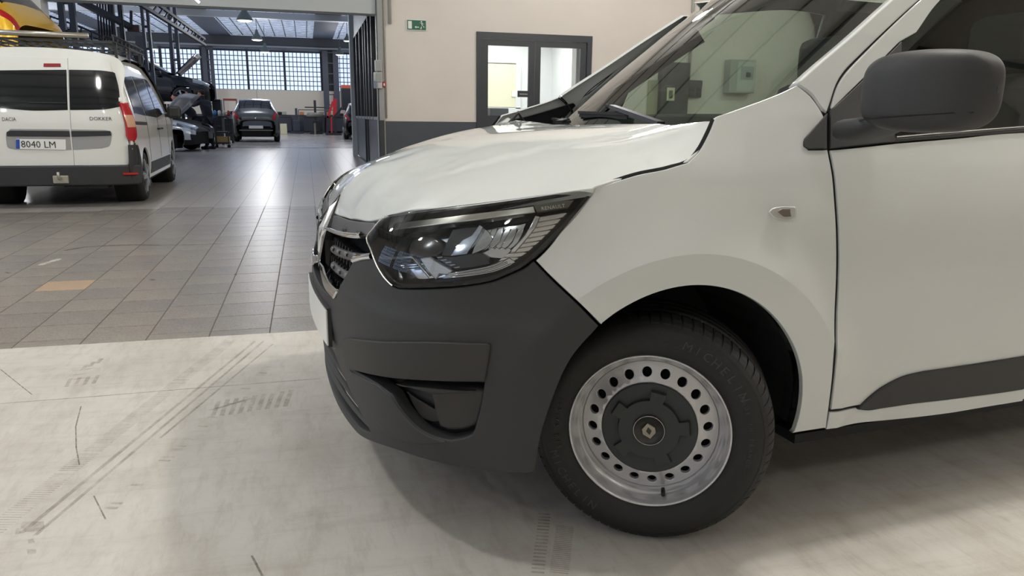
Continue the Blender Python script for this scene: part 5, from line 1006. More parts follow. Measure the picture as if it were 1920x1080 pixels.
    rt_text('8040 LM', (40, 270), (104, 271.5), .075, INK, pl, d=.0145)
    BDG = mat('badge_dark_chrome', (40, 43, 48), .4)
    rt_text('DACIA', (4, 223.5), (30, 223.5), .04, BDG, dl, d=.006); rt_text('DOKKER', (167, 222.3), (208, 222.8), .04, BDG, dr_, d=.006)
    RP('high_brake_lamp', [px((76, 118), (107, 118)), px((107, 118), (108, 124)), px((108, 124), (76, 124)), px((76, 124), (76, 118))], mat('lamp_red_dark', (140, 30, 34), .2), v, d=.006, thick=.01, res=.2)
    # rear wiper
    q = MB(); a, b = rp(52, 192), rp(121, 193); q.bar((a[0], .03, a[1]), (b[0], .03, b[1]), .012); q.build('rear_wiper', BK, v)
    # bumper
    def bmp(x, z): return np.stack(np.broadcast_arrays(np.asarray(x, float), -.05+.12*np.abs(np.asarray(x, float)/.9)**5, np.asarray(z, float)), -1)
    panel('rear_bumper', [[(-.90, .47), (.90, .47)], [(.90, .47), (.905, .30)], [(.88, .27), (-.88, .27)], [(-.905, .30), (-.90, .47)]], bmp, BK, v, flip=fr, res=.1, thick=.10, rim=.02)
    for s_ in (-1, 1):
        x = s_*.80; q = MB(); q.box((x, .0, .385), (.16, .03, .022), rz=s_*.25); q.build('reflector', mat('reflector_red', (176, 36, 36), .2), v)
        sd = sideR if s_ > 0 else sideL; fl_ = fs if s_ > 0 else (not fs)
        def SP(name, arcs, m, par=v, **k):
            arcs_ = arcs; return panel(name, arcs_, sd, m, par, flip=(snormal(sd, np.array([[2., .8]]))[0][0]*s_ < 0), **dict(dict(res=.07, thick=.02, gap=.002), **k))
        arch = lambda cy, R_=.345: [(cy-R_*math.cos(a), .32+R_*math.sin(a)) for a in np.linspace(-.2, PI+.2, 15)]
        low = [[(.24, .30), (.06, .45), (.05, .8), (.10, 1.1), (.21, 1.5), (.27, 1.66)], [(.27, 1.66), (.6, 1.70), (1.8, 1.73), (2.35, 1.70)], [(2.35, 1.70), (2.75, 1.50), (3.2, 1.14)], [(3.2, 1.14), (3.7, 1.03), (4.1, .88)], [(4.1, .88), (4.28, .7), (4.3, .4)], [(4.28, .30), (3.84, .26)], arch(3.46)[::-1], [(3.08, .26), (1.06, .26)], arch(.66)[::-1], [(.30, .27), (.24, .30)]]
        body = SP('side_body', low, WP, res=.09)
        SP('rear_quarter_cladding', [[(.03, .30), (.0, .45), (.01, .72)], [(.01, .72), (.16, .70), (.26, .55), (.31, .40)], [(.31, .40), (.33, .29)], [(.33, .29), (.03, .30)]], BK, body, d=.006, thick=.012)
        SP('side_cladding', [[(1.08, .46), (3.05, .46)], [(3.05, .46), (3.05, .31)], [(3.05, .31), (1.05, .31)], [(1.05, .31), (1.08, .46)]], BK, body, d=.004, thick=.01, res=.2)
        for w_ in ([[(.30, 1.08), (.37, 1.48)], [(.37, 1.50), (1.02, 1.54)], [(1.02, 1.54), (1.05, 1.05)], [(1.05, 1.05), (.30, 1.08)]], [[(1.14, 1.05), (1.12, 1.54)], [(1.12, 1.54), (2.02, 1.55)], [(2.02, 1.55), (2.05, 1.02)], [(2.05, 1.02), (1.14, 1.05)]], [[(2.12, 1.02), (2.10, 1.55)], [(2.10, 1.55), (2.30, 1.54), (2.55, 1.42)], [(2.55, 1.42), (2.95, 1.08)], [(2.95, 1.08), (2.12, 1.02)]]):
            SP('side_glass', w_, BG, body, d=.005, thick=.008, res=.1)
        SP('sliding_rail', [[(.12, .99), (1.1, .97)], [(1.1, .97), (1.1, .93)], [(1.1, .93), (.12, .95)], [(.12, .95), (.12, .99)]], BK, body, d=.004, thick=.006, res=.2)
        for y_ in (1.09, 2.08, 3.02): SP('door_gap', [[(y_, 1.5 if y_ < 3 else 1.05), (y_, .48)], [(y_, .48), (y_+.012, .48)], [(y_+.012, .48), (y_+.012, 1.5 if y_ < 3 else 1.05)], [(y_+.012, 1.5 if y_ < 3 else 1.05), (y_, 1.5 if y_ < 3 else 1.05)]], VOID, body, d=.0015, thick=.003, res=.3, gap=0, rim=.0005)
        q = MB()
        for y_ in (1.95, 2.2): q.tube([(s_*.88, y_, .87), (s_*.905, y_+.03, .87), (s_*.905, y_+.13, .87), (s_*.88, y_+.16, .87)], .012, 6)
        q.build('door_handle', BK, body)
        # tail lamp wraps the corner
        tl = [[(.04, 1.20), (.12, 1.18)], [(.12, 1.18), (.15, 1.05), (.16, .90)], [(.16, .90), (.14, .82), (.10, .77)], [(.10, .77), (.03, .77), (.01, .82)], [(.01, .82), (.02, 1.0), (.04, 1.20)]]
        RL = mat('tail_lamp_red', (170, 22, 34), .12)
        tlo = SP('tail_lamp', tl, RL, v, d=.010, thick=.03, res=.04)
        SP('lamp_clear_section', [[(.02, 1.06), (.13, 1.06)], [(.13, 1.06), (.145, .92)], [(.145, .92), (.02, .92)], [(.02, .92), (.02, 1.06)]], mat('lamp_amber_clear', (206, 160, 130), .15), tlo, d=.014, thick=.006, res=.05)
        RP('tail_lamp_face', [[(s_*.80, 1.20), (s_*.835, 1.20)], [(s_*.84, 1.15), (s_*.865, .95), (s_*.87, .8)], [(s_*.865, .74), (s_*.815, .78)], [(s_*.815, .78), (s_*.80, .95), (s_*.80, 1.20)]], RL, tlo, d=.004, thick=.02)
        q = MB(); q.box((s_*1.0, 3.02, 1.10), (.20, .12, .19), bev=.04); q.bar((s_*.83, 3.05, 1.04), (s_*.95, 3.03, 1.06), .06, .05); q.build('door_mirror', BK, v)
        for y_ in (.66, 3.46): small_wheel(v, (s_*.86, y_, .31), .31, .2, 0 if s_ < 0 else PI, 'rear_wheel' if y_ < 1 else 'front_wheel')
        for cy in (.66, 3.46): q = MB(); q.lathe([(.35, -.10), (.35, .15), (.02, .16)], 24, Matrix.Rotation(s_*PI/2, 3, 'Z'), (s_*.70, cy, .33)); q.build('wheel_housing', VOID, v)
    # roof, windscreen, bonnet, nose as one loft strip each
    prof = [(.27, 1.68, .66, 'roof'), (.40, 1.74, .66, 'roof'), (.8, 1.79, .66, 'roof'), (1.8, 1.81, .66, 'roof'), (2.35, 1.77, .66, 'windscreen'), (2.75, 1.56, .72, 'windscreen'), (3.22, 1.14, .80, 'bonnet'), (3.7, 1.04, .80, 'bonnet'), (4.15, .90, .74, 'nose'), (4.32, .7, .70, 'nose'), (4.36, .35, .68, 'nose')]
    for nm, m in (('roof', WP), ('windscreen', BG), ('bonnet', WP), ('nose', WP)):
        idx = [i for i, p in enumerate(prof) if p[3] == nm]; idx = idx+([idx[-1]+1] if idx[-1]+1 < len(prof) else []); V = []; F = []; cs = [-1.12, -1, -.8, -.4, 0, .4, .8, 1, 1.12]; dz = [-.06, -.015, 0, .01, .012, .01, 0, -.015, -.06]
        for i in idx:
            for c_, d_ in zip(cs, dz): V.append((c_*prof[i][2], prof[i][0], prof[i][1]+d_))
        for i in range(len(idx)-1):
            for j in range(8): F.append((i*9+j, i*9+j+1, (i+1)*9+j+1, (i+1)*9+j))
        mesh_obj(nm, V, F, m, v, True)
    q = MB(); q.span((-.62, .1, .26), (.62, 4.2, .5)); q.span((-.86, 1.05, .24), (.86, 3.05, .32)); q.span((.1, -.02, .22), (.55, .25, .32)); q.build('underbody', VOID, v)
    q = MB(); q.tube([(0, -.02, .34), (0, -.13, .34), (0, -.15, .37), (0, -.15, .42)], .016, 8); q.lathe([(.001, .44), (.018, .435), (.025, .415), (.018, .395)], 12, Matrix.Rotation(PI/2, 3, 'X') @ Matrix.Scale(-1, 3, (0, 1, 0)), (0, -.15, 0)); q.box((0, -.05, .33), (.16, .05, .09), bev=.01)
    hx = rp(116, 330)[0]; h = q.build('tow_hitch', mat('hitch_metal', (176, 172, 160), .35, .6), v); h.location = (hx, 0, 0)
    # roof rack
    rk = MB(); RZ = 1.93
    for y_ in (.30, 1.0, 1.7, 2.3): rk.bar((-.72, y_, RZ-.04), (.72, y_, RZ-.04), .035, .025)
    for x_ in (-.72, .72):
        rk.tube([(x_, .25, RZ+.03), (x_, 2.45, RZ+.03)], .014, 6); rk.tube([(x_, .25, RZ-.04), (x_, 2.45, RZ-.04)], .014, 6)
        for k in range(9): rk.bar((x_, .25+k*.27, RZ-.04), (x_, .25+k*.27, RZ+.03), .012)
        for y_ in (.35, 1.2, 2.1): rk.bar((x_, y_, RZ-.04), (x_, y_, 1.71), .03, .03)
    for k in range(11): rk.tube([(-.6+k*.12, .3, RZ-.035), (-.6+k*.12, 2.4, RZ-.035)], .008, 5)
    rk.tube([(-.72, 2.45, RZ+.0), (-.4, 2.6, RZ+.10), (.4, 2.6, RZ+.10), (.72, 2.45, RZ+.0)], .014, 6)
    rko = rk.build('roof_rack', mat('rack_steel', (58, 60, 62), .5, .5), v); rko['kind'] = 'stuff'
    q = MB(); q.tube([(-.80, .27, RZ+.02), (.46, .27, RZ+.02)], .03, 12); q.build('rack_roller', mat('roller_steel', (176, 172, 162), .3, .8), v)
white_van()
# generic smaller cars: one lofted skin divided into body, glass and lamps
CAGE = [  # station x from the nose, then (half width, z) from sill to roof middle
 (0.00, [(.50, .26), (.60, .36), (.62, .48), (.60, .58), (.56, .64), (.40, .67), (.25, .68), (0, .685)]),
 (0.10, [(.66, .20), (.74, .34), (.76, .50), (.73, .64), (.68, .71), (.48, .745), (.3, .755), (0, .76)]),
 (0.45, [(.76, .18), (.84, .34), (.85, .54), (.83, .72), (.76, .81), (.55, .85), (.32, .87), (0, .88)]),
 (0.95, [(.78, .17), (.86, .34), (.87, .56), (.85, .78), (.78, .88), (.60, .925), (.35, .945), (0, .955)]),
 (1.22, [(.78, .17), (.86, .34), (.87, .58), (.85, .84), (.79, .93), (.68, .965), (.40, 1.0), (0, 1.01)]),
 (1.95, [(.78, .17), (.86, .34), (.87, .60), (.85, .88), (.80, .95), (.64, 1.34), (.52, 1.40), (0, 1.43)]),
 (2.30, [(.78, .17), (.86, .34), (.87, .60), (.855, .90), (.81, .97), (.63, 1.395), (.53, 1.445), (0, 1.475)]),
 (3.00, [(.78, .17), (.86, .34), (.87, .62), (.86, .93), (.81, 1.0), (.62, 1.385), (.52, 1.44), (0, 1.47)]),
 (3.55, [(.77, .18), (.86, .36), (.87, .64), (.85, .95), (.79, 1.03), (.60, 1.33), (.50, 1.39), (0, 1.42)]),
 (3.85, [(.74, .20), (.84, .36), (.85, .64), (.82, .94), (.76, 1.02), (.60, 1.10), (.48, 1.13), (0, 1.15)]),
 (4.00, [(.66, .24), (.76, .36), (.78, .60), (.74, .86), (.68, .93), (.56, .96), (.44, .975), (0, .985)]),
 (4.05, [(.60, .27), (.70, .38), (.72, .56), (.68, .72), (.60, .80), (.48, .84), (.36, .85), (0, .855)])]
def car(label, paint, loc_, rz, raise_=0, hood=False, hs=1.0, glassm=None, legs=True, group=None, trim=None, wide=1.0, cat='car', rough=.25):
    t = empty('car', (loc_[0], loc_[1], raise_), rz, label, cat, group)
    P = np.array([[(x, w*wide, z*hs if z > .5 else z) for w, z in c] for x, c in CAGE], float); f = 4
    def cr(Q, ax):
        Q = np.moveaxis(Q, ax, 0); E_ = np.concatenate([2*Q[:1]-Q[1:2], Q, 2*Q[-1:]-Q[-2:-1]]); out = []
        for i in range(1, len(E_)-2):
            a, b, c, d = E_[i-1:i+3]
            for k in range(f): s = k/f; out.append(.5*((2*b)+(-a+c)*s+(2*a-5*b+4*c-d)*s*s+(-a+3*b-3*c+d)*s**3))
        out.append(E_[-2]); return np.moveaxis(np.array(out), 0, ax)
    G = cr(cr(P, 0), 1); G[..., 1] = np.maximum(G[..., 1], 0); G[:, -1, 1] = 0; NI, NJ = G.shape[:2]
    NAME = 'car'
    m0 = mat('car_paint_%d_%d_%d' % paint, paint, rough, .3, .6); mg = glassm or mat('car_glass_dark', (20, 25, 30), .06); lampR = mat('tail_lamp_red', (170, 22, 34)); lampF = mat('front_lamp', (150, 155, 160), .1, .6); dark = mat('car_black_trim', trim or (26, 27, 29), .5)
    parts = {}
    def cls(i, j, c):
        ci, cj = i//f, j//f; x, z = c[0], c[2]
        for cx in (.80, 3.28):
            if math.hypot(x-cx, z-.32) < .345 and cj < 3: return None
        if ci in (5, 6, 7) and cj == 4:
            if abs(x-2.62) < .05 or x > 3.42 or x < 1.98: return 'body'
            return 'side_window'
        if ci == 4 and cj in (5, 6): return 'windscreen'
        if ci == 4 and cj == 4: return 'side_window' if x > 1.45 else 'body'
        if ci == 8 and cj in (5, 6): return 'rear_window'
        if ci in (8, 9, 10) and cj == 3: return 'tail_lamp'
        if ci in (0, 1) and cj == 3: return 'head_lamp'
        if ci == 0 and cj == 1: return 'grille'
        if ci in (0, 1, 2) and cj in (6,) and hood: return None
        if ci == 10 and cj < 1 or cj == 0: return 'lower_trim'
        if hood and ci in (0, 1, 2, 3) and cj in (5, 6): return 'engine_bay'
        return 'body'
    for sgn in (1, -1):
        for i in range(NI-1):
            for j in range(NJ-1):
                q = [G[i, j], G[i+1, j], G[i+1, j+1], G[i, j+1]]; c = sum(q)/4; n = cls(i, j, c)
                if n is None: continue
                d = parts.setdefault((n, sgn if n in ('tail_lamp', 'head_lamp', 'side_window', 'grille', 'lower_trim', 'engine_bay') else 0), ({}, [], [])); ids = []
                for (a, b) in ((i, j), (i+1, j), (i+1, j+1), (i, j+1)):
                    k = (a, b, sgn if b < NJ-1 else 0)
                    if k not in d[0]: p = G[a, b]; d[0][k] = len(d[1]); d[1].append((p[0]-2.05, p[1]*sgn, p[2]-(.12 if n == 'engine_bay' else 0)))
                    ids.append(d[0][k])
                d[2].append(ids if sgn < 0 else ids[::-1])
    mm = dict(body=m0, side_window=mg, windscreen=mg, rear_window=mg, tail_lamp=lampR, head_lamp=lampF, grille=dark, lower_trim=dark, engine_bay=VOID)
    for (n, _s), (_, V, F) in parts.items(): mesh_obj(n, V, F, mm[n], t, True)
    q = MB(); q.span((-1.9, -.55, .2), (1.85, .55, .55)); q.span((-.85, -.74, .18), (.85, .74, .5)); q.build('underbody', VOID, t)
    q = MB()
    for s_ in (-1, 1): q.box((-.62, s_*.93*wide, .98*hs), (.14, .2, .13), bev=.03)
    q.build('door_mirrors', dark, t)['kind'] = 'stuff'
    for x in (-1.25, 1.23):
        for s_ in (-1, 1):
            wl = small_wheel(t, (x, s_*.855*wide, .31), .31, .2, PI/2 if s_ < 0 else -PI/2, 'wheel')
            # outer face of the wheel faces away from the car
    if hood:
        q = MB(); V = []
        for a, b in ((0, .55), (.35, .68), (.75, .70), (1.0, .66)):
            for s_ in (-1, -.5, 0, .5, 1): V.append((-1.02-.66*a-.03*abs(s_), s_*b, .98*hs+.62*a+.04*(1-abs(s_))))
        F = [(i*5+j, i*5+j+1, (i+1)*5+j+1, (i+1)*5+j) for i in range(3) for j in range(4)]; n = len(V); V2 = [(x+.03, y, z-.02) for x, y, z in V]
        q.add(V+V2, F+[tuple(n+k for k in f_[::-1]) for f_ in F]+[(i*5, (i+1)*5, (i+1)*5+n, i*5+n) for i in range(3)]+[(i*5+4, i*5+4+n, (i+1)*5+4+n, (i+1)*5+4) for i in range(3)]+[(15+j, 16+j, 16+j+n, 15+j+n) for j in range(4)], True); q.build('raised_bonnet', m0, t)
    return t
def lift(label, x, y, h, rz=0, span=2.9, z_arm=1.2):
    t = empty('car_lift', (x, y, 0), rz, label, 'car lift'); LM = mat('lift_post_dark', (48, 52, 60), .5)
    for s_ in (-1, 1):
        q = MB(); q.span((-.13, s_*span/2-.1, 0), (.13, s_*span/2+.1, h)); q.span((-.25, s_*span/2-.2, 0), (.25, s_*span/2+.2, .03)); q.build('post', LM, t)
        q = MB(); q.bar((-.1, s_*(span/2-.1), z_arm), (-.9, s_*.45, z_arm), .12, .09); q.bar((.1, s_*(span/2-.1), z_arm), (.9, s_*.45, z_arm), .12, .09)
        for x_ in (-.9, .9): q.tube([(x_, s_*.45, z_arm), (x_, s_*.45, z_arm+.2)], .06, 8)
        q.build('lift_arm', mat('lift_arm', (60, 62, 66), .5), t)
    return t
# yellow car on a lift at the far left, tail to the right
YH = car('yellow hatchback raised high behind the white van, with green and orange decals', (228, 178, 24), (-5.62, 13.15), R(-9), 1.38, hs=1.04)
for o in YH.children:
    if o.name.startswith('body'): yb = o
def ypatch(name, pts, m):
    q = MB(); V = []
    for x, z in pts: V.append((x, z))
    # laid just outside the left rear quarter: height field of the skin there
    P = []
    for x, z in V:
        best = min((abs(v.co.x-x)+abs(v.co.z-z)*1.0, v.co.y) for v in yb.data.vertices if v.co.y < 0 and v.co.z < 1.06); P.append((x, best[1]-.012, z))
    q.add(P, [tuple(range(len(P)))]); return q.build(name, m, YH)
ypatch('green_decal', [(1.15, 1.0), (1.35, .95), (1.60, .78), (1.72, .72), (1.66, .86), (1.40, 1.03)], mat('decal_green', (96, 186, 70), .35))
ypatch('orange_decal', [(1.74, .92), (1.84, .93), (1.86, .78), (1.76, .74)], mat('decal_orange', (236, 120, 50), .35))
lift('two-post lift holding up the yellow car', -6.0, 13.1, 2.8, R(-9), 2.1, 1.26)
# dark car on a lift, bonnet open
car('dark grey car raised on a lift with its bonnet open', (38, 42, 50), (at(396, 180, 27.6).x-2.0, 27.6), R(178), 1.28, hood=True, hs=1.05)
lift('two-post lift holding up the dark grey car', at(396, 180, 27.6).x-2.3, 27.6, 3.6, R(0), 2.9, 1.16)
car('silver car with open bonnet parked in front of the raised dark car', (222, 228, 236), (at(398, 250, 23.9).x-2.15, 24.5), R(163), 0, hood=True)
car('black car partly hidden behind the white van', (20, 22, 26), (at(343, 250, 20.5).x-2.2, 21.2), R(160), 0)
car('beige car standing behind the silver car', (150, 148, 140), (at(312, 170, 34).x-1.3, 34.8), R(170), 0, hs=1.25)
car('grey car with open bonnet beside the beige car', (120, 126, 132), (at(350, 200, 31).x-2.4, 31.2), R(172), 0, hood=True, hs=1.1)
sc = car('dark grey minivan seen from behind in the far aisle', (74, 76, 78), (-1.95, 33.1), R(-87.5), 0, hs=1.13, trim=(46, 46, 48))
q = MB(); q.span((2.0, -.26, .52), (2.03, .26, .63)); q.build('licence_plate', PLATEW, sc)
q = MB(); q.span((1.99, -.62, .44), (2.02, .62, .47)); q.build('bumper_strip', mat('strip_pale', (140, 138, 128), .4), sc)
q = MB(); q.poly([(1.93, -.05, .98), (1.93, .05, .98), (1.97, 0, .88)], (.03, 0, 0)); q.build('badge', CHROME, sc)
q = MB(); q.tube([(1.4, .1, 1.6), (1.55, .1, 2.05)], .006, 5); q.build('aerial', VOID, sc)
car('black and yellow car half hidden by the glass partition', (24, 26, 30), (2.55, 36.4), R(-92), 0, hs=1.1)
yc = empty('equipment_cabinet', (at(654, 190, 36).x+.1, 39, 0), 0, 'tall dark machine with an orange top near the partition end', 'machine')
q = MB(); q.span((-.3, -.3, 1.3), (.35, .3, 2.35), .04); q.build('cabinet_body', mat('machine_dark', (36, 40, 46), .5), yc)
q = MB(); q.span((-.28, -.28, 2.35), (.33, .28, 2.5)); q.build('orange_cap', mat('machine_orange', (206, 92, 60), .5), yc)
q = MB(); q.span((-.12, -.15, 0), (.12, .15, 1.3)); q.bar((-.2, 0, 1.5), (-.75, 0, .9), .1); q.build('stand', mat('machine_dark', (36, 40, 46)), yc)
# ---------------------------------------------------------------- workshop kit
BK2 = mat('tool_black', (30, 32, 36), .5); GY2 = mat('tool_grey', (92, 96, 100), .5)
def trolley(label, px0, px1, py0, py1, Y, m=BK2, box=False):
    a, b = at(px0, py0, Y), at(px1, py1, Y); w_, h_ = (b.x-a.x)/2, a.z; t = empty('tool_trolley', ((a.x+b.x)/2, Y, 0), 0, label, 'trolley')
    for x in (-w_, w_):
        for y in (-.22, .22): q = MB(); q.bar((x, y, .1), (x, y, h_), .03); q.build('leg', m, t)
    for z in (.14, h_*.5, h_): q = MB(); q.box((0, 0, z), (w_*2, .46, .05)); q.build('shelf', m, t)
    for x in (-w_, w_):
        q = MB(); q.lathe([(.001, -.02), (.05, -.02), (.05, .02), (.001, .02)], 12, c=(x, -.2, .05)); q.build('castor', VOID, t)
    return t, w_, h_
t, w_, h_ = trolley('black tool trolley with a cardboard box on its low shelf', 404, 431, 219, 277, 26.3)
q = MB(); q.box((0, 0, .26), (.40, .30, .18)); tag(q.build('cardboard_box', mat('cardboard', (176, 142, 96), .8)), 'brown cardboard box on the low shelf of the black trolley', 'box').location = t.location
cols = [(60, 130, 190), (200, 200, 205), (190, 190, 180), (150, 60, 50)]
names = ['small blue can on the black trolley', 'pale bottle on the black trolley', 'white cloth roll on the black trolley', 'dark red can on the black trolley']
for k in range(4):
    q = MB(); q.lathe([(.001, 0), (.05, 0), (.05, .14), (.02, .18), (.001, .18)], 12, Matrix.Rotation(PI/2, 3, 'X')); o = q.build('can', mat('can_%d' % k, cols[k], .4)); tag(o, names[k], 'can')
    o.location = t.location+Vector((-.2+.14*k, 0, h_+.025)); o.rotation_euler = (0, 0, 0)
def cab(name, label, cat, px0, py0, px1, py1, Y, m, dep=.5, z0=None, feet=True):
    a, b = at(px0, py0, Y), at(px1, py1, Y); t = empty(name, ((a.x+b.x)/2, Y, 0), 0, label, cat); w_ = (b.x-a.x)/2; zb = max(b.z, .0) if z0 is None else z0
    q = MB(); q.span((-w_, 0, zb+.05), (w_, dep, a.z), .02); q.build('case', m, t)
    n = 3
    for k in range(n):
        q = MB(); z_ = zb+.08+(a.z-zb-.1)*k/n; q.span((-w_*.9, -.015, z_), (w_*.9, 0, z_+(a.z-zb-.1)/n*.86)); dr_ = q.build('drawer', mat('drawer_dark', (44, 47, 52), .4), t)
        q = MB(); q.span((-w_*.5, -.03, z_+.05), (w_*.5, -.015, z_+.07)); q.build('drawer_handle', GY2, dr_)
    q = MB()
    for x in (-w_*.8, w_*.8): q.span((x-.03, .05, 0), (x+.03, dep-.05, zb+.05))
    q.build('feet', BK2, t); return t
cab('tool_cabinet', 'dark tool cabinet with drawers behind the mechanics', 'cabinet', 397, 186, 419, 268, 28.5, BK2, .5, .05)
cab('tool_cabinet', 'low black cabinet left of the minivan', 'cabinet', 420, 222, 437, 262, 30, mat('tool_black2', (36, 38, 44), .5), .5, .05)
t = empty('rack_frame', (at(430, 200, 36).x, 36.5, 0), 0, 'grey metal rack with a red top bar left of the minivan', 'rack'); hh = at(434, 187, 36.5).z
q = MB()
for x in (-.27, .27): q.bar((x, 0, 0), (x, 0, hh), .05)
for z in (.6, 1.1): q.bar((-.27, 0, z), (.27, 0, z), .05)
q.build('frame', mat('rack_grey', (128, 124, 118), .5), t); q = MB(); q.bar((-.29, 0, hh), (.29, 0, hh), .06, .09); q.build('top_bar', mat('rack_red', (150, 62, 56), .5), t)
# far end: machines along the wall
def post_machine(name, label, px, ptop, Y, m, arms=()):
    p = at(px, ptop, Y); t = empty(name, (p.x, Y, 0), 0, label, 'machine'); q = MB(); q.span((-.35, -.3, 0), (.35, .3, .12)); q.span((-.2, -.2, .12), (.2, .2, .75), .03); q.build('base', m, t)
    q = MB(); q.bar((0, 0, .7), (0, 0, p.z), .13); q.build('column', m, t)
    for z, w_, in arms: q = MB(); q.bar((-w_, 0, z), (w_, 0, z), .06); q.build('arm', m, t)
    return t
post_machine('tyre_machine', 'tyre-fitting machine with a tall central column by the far wall', 590, 188, 44, BK2, ((1.45, .55), (.95, .75)))
post_machine('balancing_machine', 'wheel balancer with a dark post and clear guard by the far wall', 555, 203, 45, mat('mach_blue_dark', (40, 46, 58), .5), ((1.0, .3),))
q = MB(); q.lathe([(.3, 0), (.45, .02), (.36, .22), (.32, .22)], 20, Matrix.Rotation(PI/2, 3, 'X'), (at(590, 230, 43.4).x, 43.2, .95)); q.span((at(590, 230, 43.4).x-.05, 43.2, 0), (at(590, 230, 43.4).x+.05, 43.5, .6)); tag(q.build('alignment_stand', mat('align_grey', (110, 108, 98), .5)), 'grey round alignment stand in front of the tyre machine', 'machine')
cr_ = empty('engine_hoist', (at(625, 220, 42).x, 42, 0), 0, 'red engine hoist standing near the far wall', 'hoist'); RED = mat('hoist_red', (196, 40, 48), .45)
q = MB(); q.bar((-.3, 0, .9), (.02, 0, 1.75), .12); q.bar((.08, 0, 1.0), (.12, 0, 1.9), .2); q.build('boom', RED, cr_)
q = MB(); q.bar((-.35, 0, .05), (-.3, 0, 1.0), .12); q.bar((.1, 0, .0), (.08, 0, 1.1), .12); q.bar((-.45, -.1, .06), (.4, -.1, .06), .12); q.build('frame', mat('hoist_dark', (46, 40, 44), .5), cr_)
q = MB(); q.bar((-.12, 0, .1), (-.10, 0, .95), .07); q.build('cylinder', RED, cr_)
bn = empty('workbench', (at(560, 235, 46).x, 46.6, 0), 0, 'long dark workbench along the far wall', 'workbench')
q = MB(); q.span((-1.6, -.3, .95), (2.9, .35, 1.03)); q.build('bench_top', BK2, bn)
for x in (-1.5, -.1, 1.4, 2.8): q = MB(); q.span((x-.06, -.25, 0), (x+.06, .3, .95)); q.build('leg', BK2, bn)
for x0, x1 in ((-1.4, -.4), (.3, 1.2), (1.6, 2.6)): q = MB(); q.span((x0, -.2, .1), (x1, .3, .9), .02); q.build('drawer_unit', mat('bench_unit', (42, 46, 54), .5), bn)
for k, (px, lb, c) in enumerate(((533, 'small pale box on the workbench, leftmost', (150, 150, 140)), (566, 'orange case on the workbench', (176, 112, 70)), (603, 'grey box on the right half of the workbench', (110, 104, 98)), (617, 'tan tin at the right end of the workbench', (150, 120, 84)))):
    q = MB(); q.box((0, 0, .09), (.26, .2, .18), bev=.015); o = tag(q.build('bench_box', mat('bbox%d' % k, c, .6)), lb, 'box'); o.location = (at(px, 220, 46.5).x, 46.5, 1.03)
q = MB(); q.box((at(532, 243, 43).x, 43, .28), (.35, .25, .56), bev=.02); tag(q.build('plastic_drum', mat('cream_drum', (196, 190, 160), .5)), 'cream plastic canister on the floor right of the minivan', 'canister')
fr = empty('gantry_frame', (at(592, 215, 45.4).x, 45.6, 0), 0, 'thin dark gantry frame behind the tyre machine', 'frame'); q = MB()
for x in (-.95, 1.05): q.bar((x, 0, 0), (x, 0, 1.32), .05)
q.bar((-.95, 0, 1.32), (1.05, 0, 1.32), .05); q.build('frame_bars', mat('gantry', (84, 80, 76), .6), fr)
# columns, rails and stair between floor and roof
def column(px, Y, w_, label, top=5.36):
    x = at(px, 60, Y).x; t = empty('steel_column', (x, Y, 0), 0, label, 'column')
    for s_ in (-1, 1): q = MB(); q.span((s_*w_*.32-w_*.17, -.07, 0), (s_*w_*.32+w_*.17, .07, top)); q.build('channel', mat('column_steel', (56, 62, 76), .5), t)
    q = MB()
    for k in range(9): q.span((-w_*.2, -.03, .4+k*.6), (w_*.2, .03, .46+k*.6))
    q.build('batten_plate', mat('column_steel', (56, 62, 76)), t)
for px, Y, w_, lb in ((130, 19.5, .34, 'dark steel column rising behind the van roof rack, leftmost'), (222, 22, .30, 'dark steel column above the right end of the roof rack'), (275, 24, .22, 'slim dark column left of the raised dark car'), (325, 28.6, .30, 'dark steel column behind the raised dark car'), (386, 47.2, .62, 'wide dark column between two bays of the far windows'), (617, 47.2, .95, 'wide dark column right of the far windows')):
    column(px, Y, w_, lb)
ov = mat('overhead_dark', (38, 43, 52), .6)
tr = empty('overhead_truss', (at(330, 50, 25).x, 25, 4.5), 0, 'dark lattice truss sloping down over the raised cars', 'truss'); o0 = tr.location
A0, A1 = at(262, 8, 22)-o0, at(384, 84, 31)-o0; q = MB(); n = 14; dz = Vector((0, 0, .34))
q.bar(A0, A1, .10, .08); q.bar(A0+dz, A1+dz*.6, .08); q.build('chord', ov, tr); q = MB()
for k in range(n): p0 = A0.lerp(A1, k/n); p1 = A0.lerp(A1, (k+1)/n)+dz*.8; q.bar(p0, p1, .04)
q.build('lattice', ov, tr)['kind'] = 'stuff'
cr2 = empty('jib_arm', at(200, 30, 21), 0, 'dark sloping jib arm with a rusty box at its end', 'jib'); o0 = cr2.location
q = MB(); q.bar(at(150, 3, 20)-o0, at(248, 52, 21.5)-o0, .14, .12); q.build('arm', ov, cr2); q = MB(); q.box(at(251, 53, 21.5)-o0, (.28, .2, .16)); q.build('end_box', mat('rust_box', (82, 58, 54), .6), cr2); q = MB(); q.bar(at(246, 20, 21.5)-o0, at(246, 48, 21.5)-o0, .06); q.build('drop_rod', ov, cr2)
st = empty('stair_rail', at(140, 50, 20.5), 0, 'thin double handrail sloping down at the upper left', 'handrail'); o0 = st.location; q = MB()
for dy in (0, 13, 26): q.tube([at(84, 27+dy, 20)-o0, at(150, 50+dy*.9, 20.4)-o0, at(206, 74+dy*.5, 21)-o0], .022, 6)
for k in range(6): x = 92+k*20; q.bar(at(x, 30+k*7.2, 20.2)-o0, at(x, 54+k*6.2, 20.2)-o0, .03)
q.build('rails', ov, st)['kind'] = 'stuff'
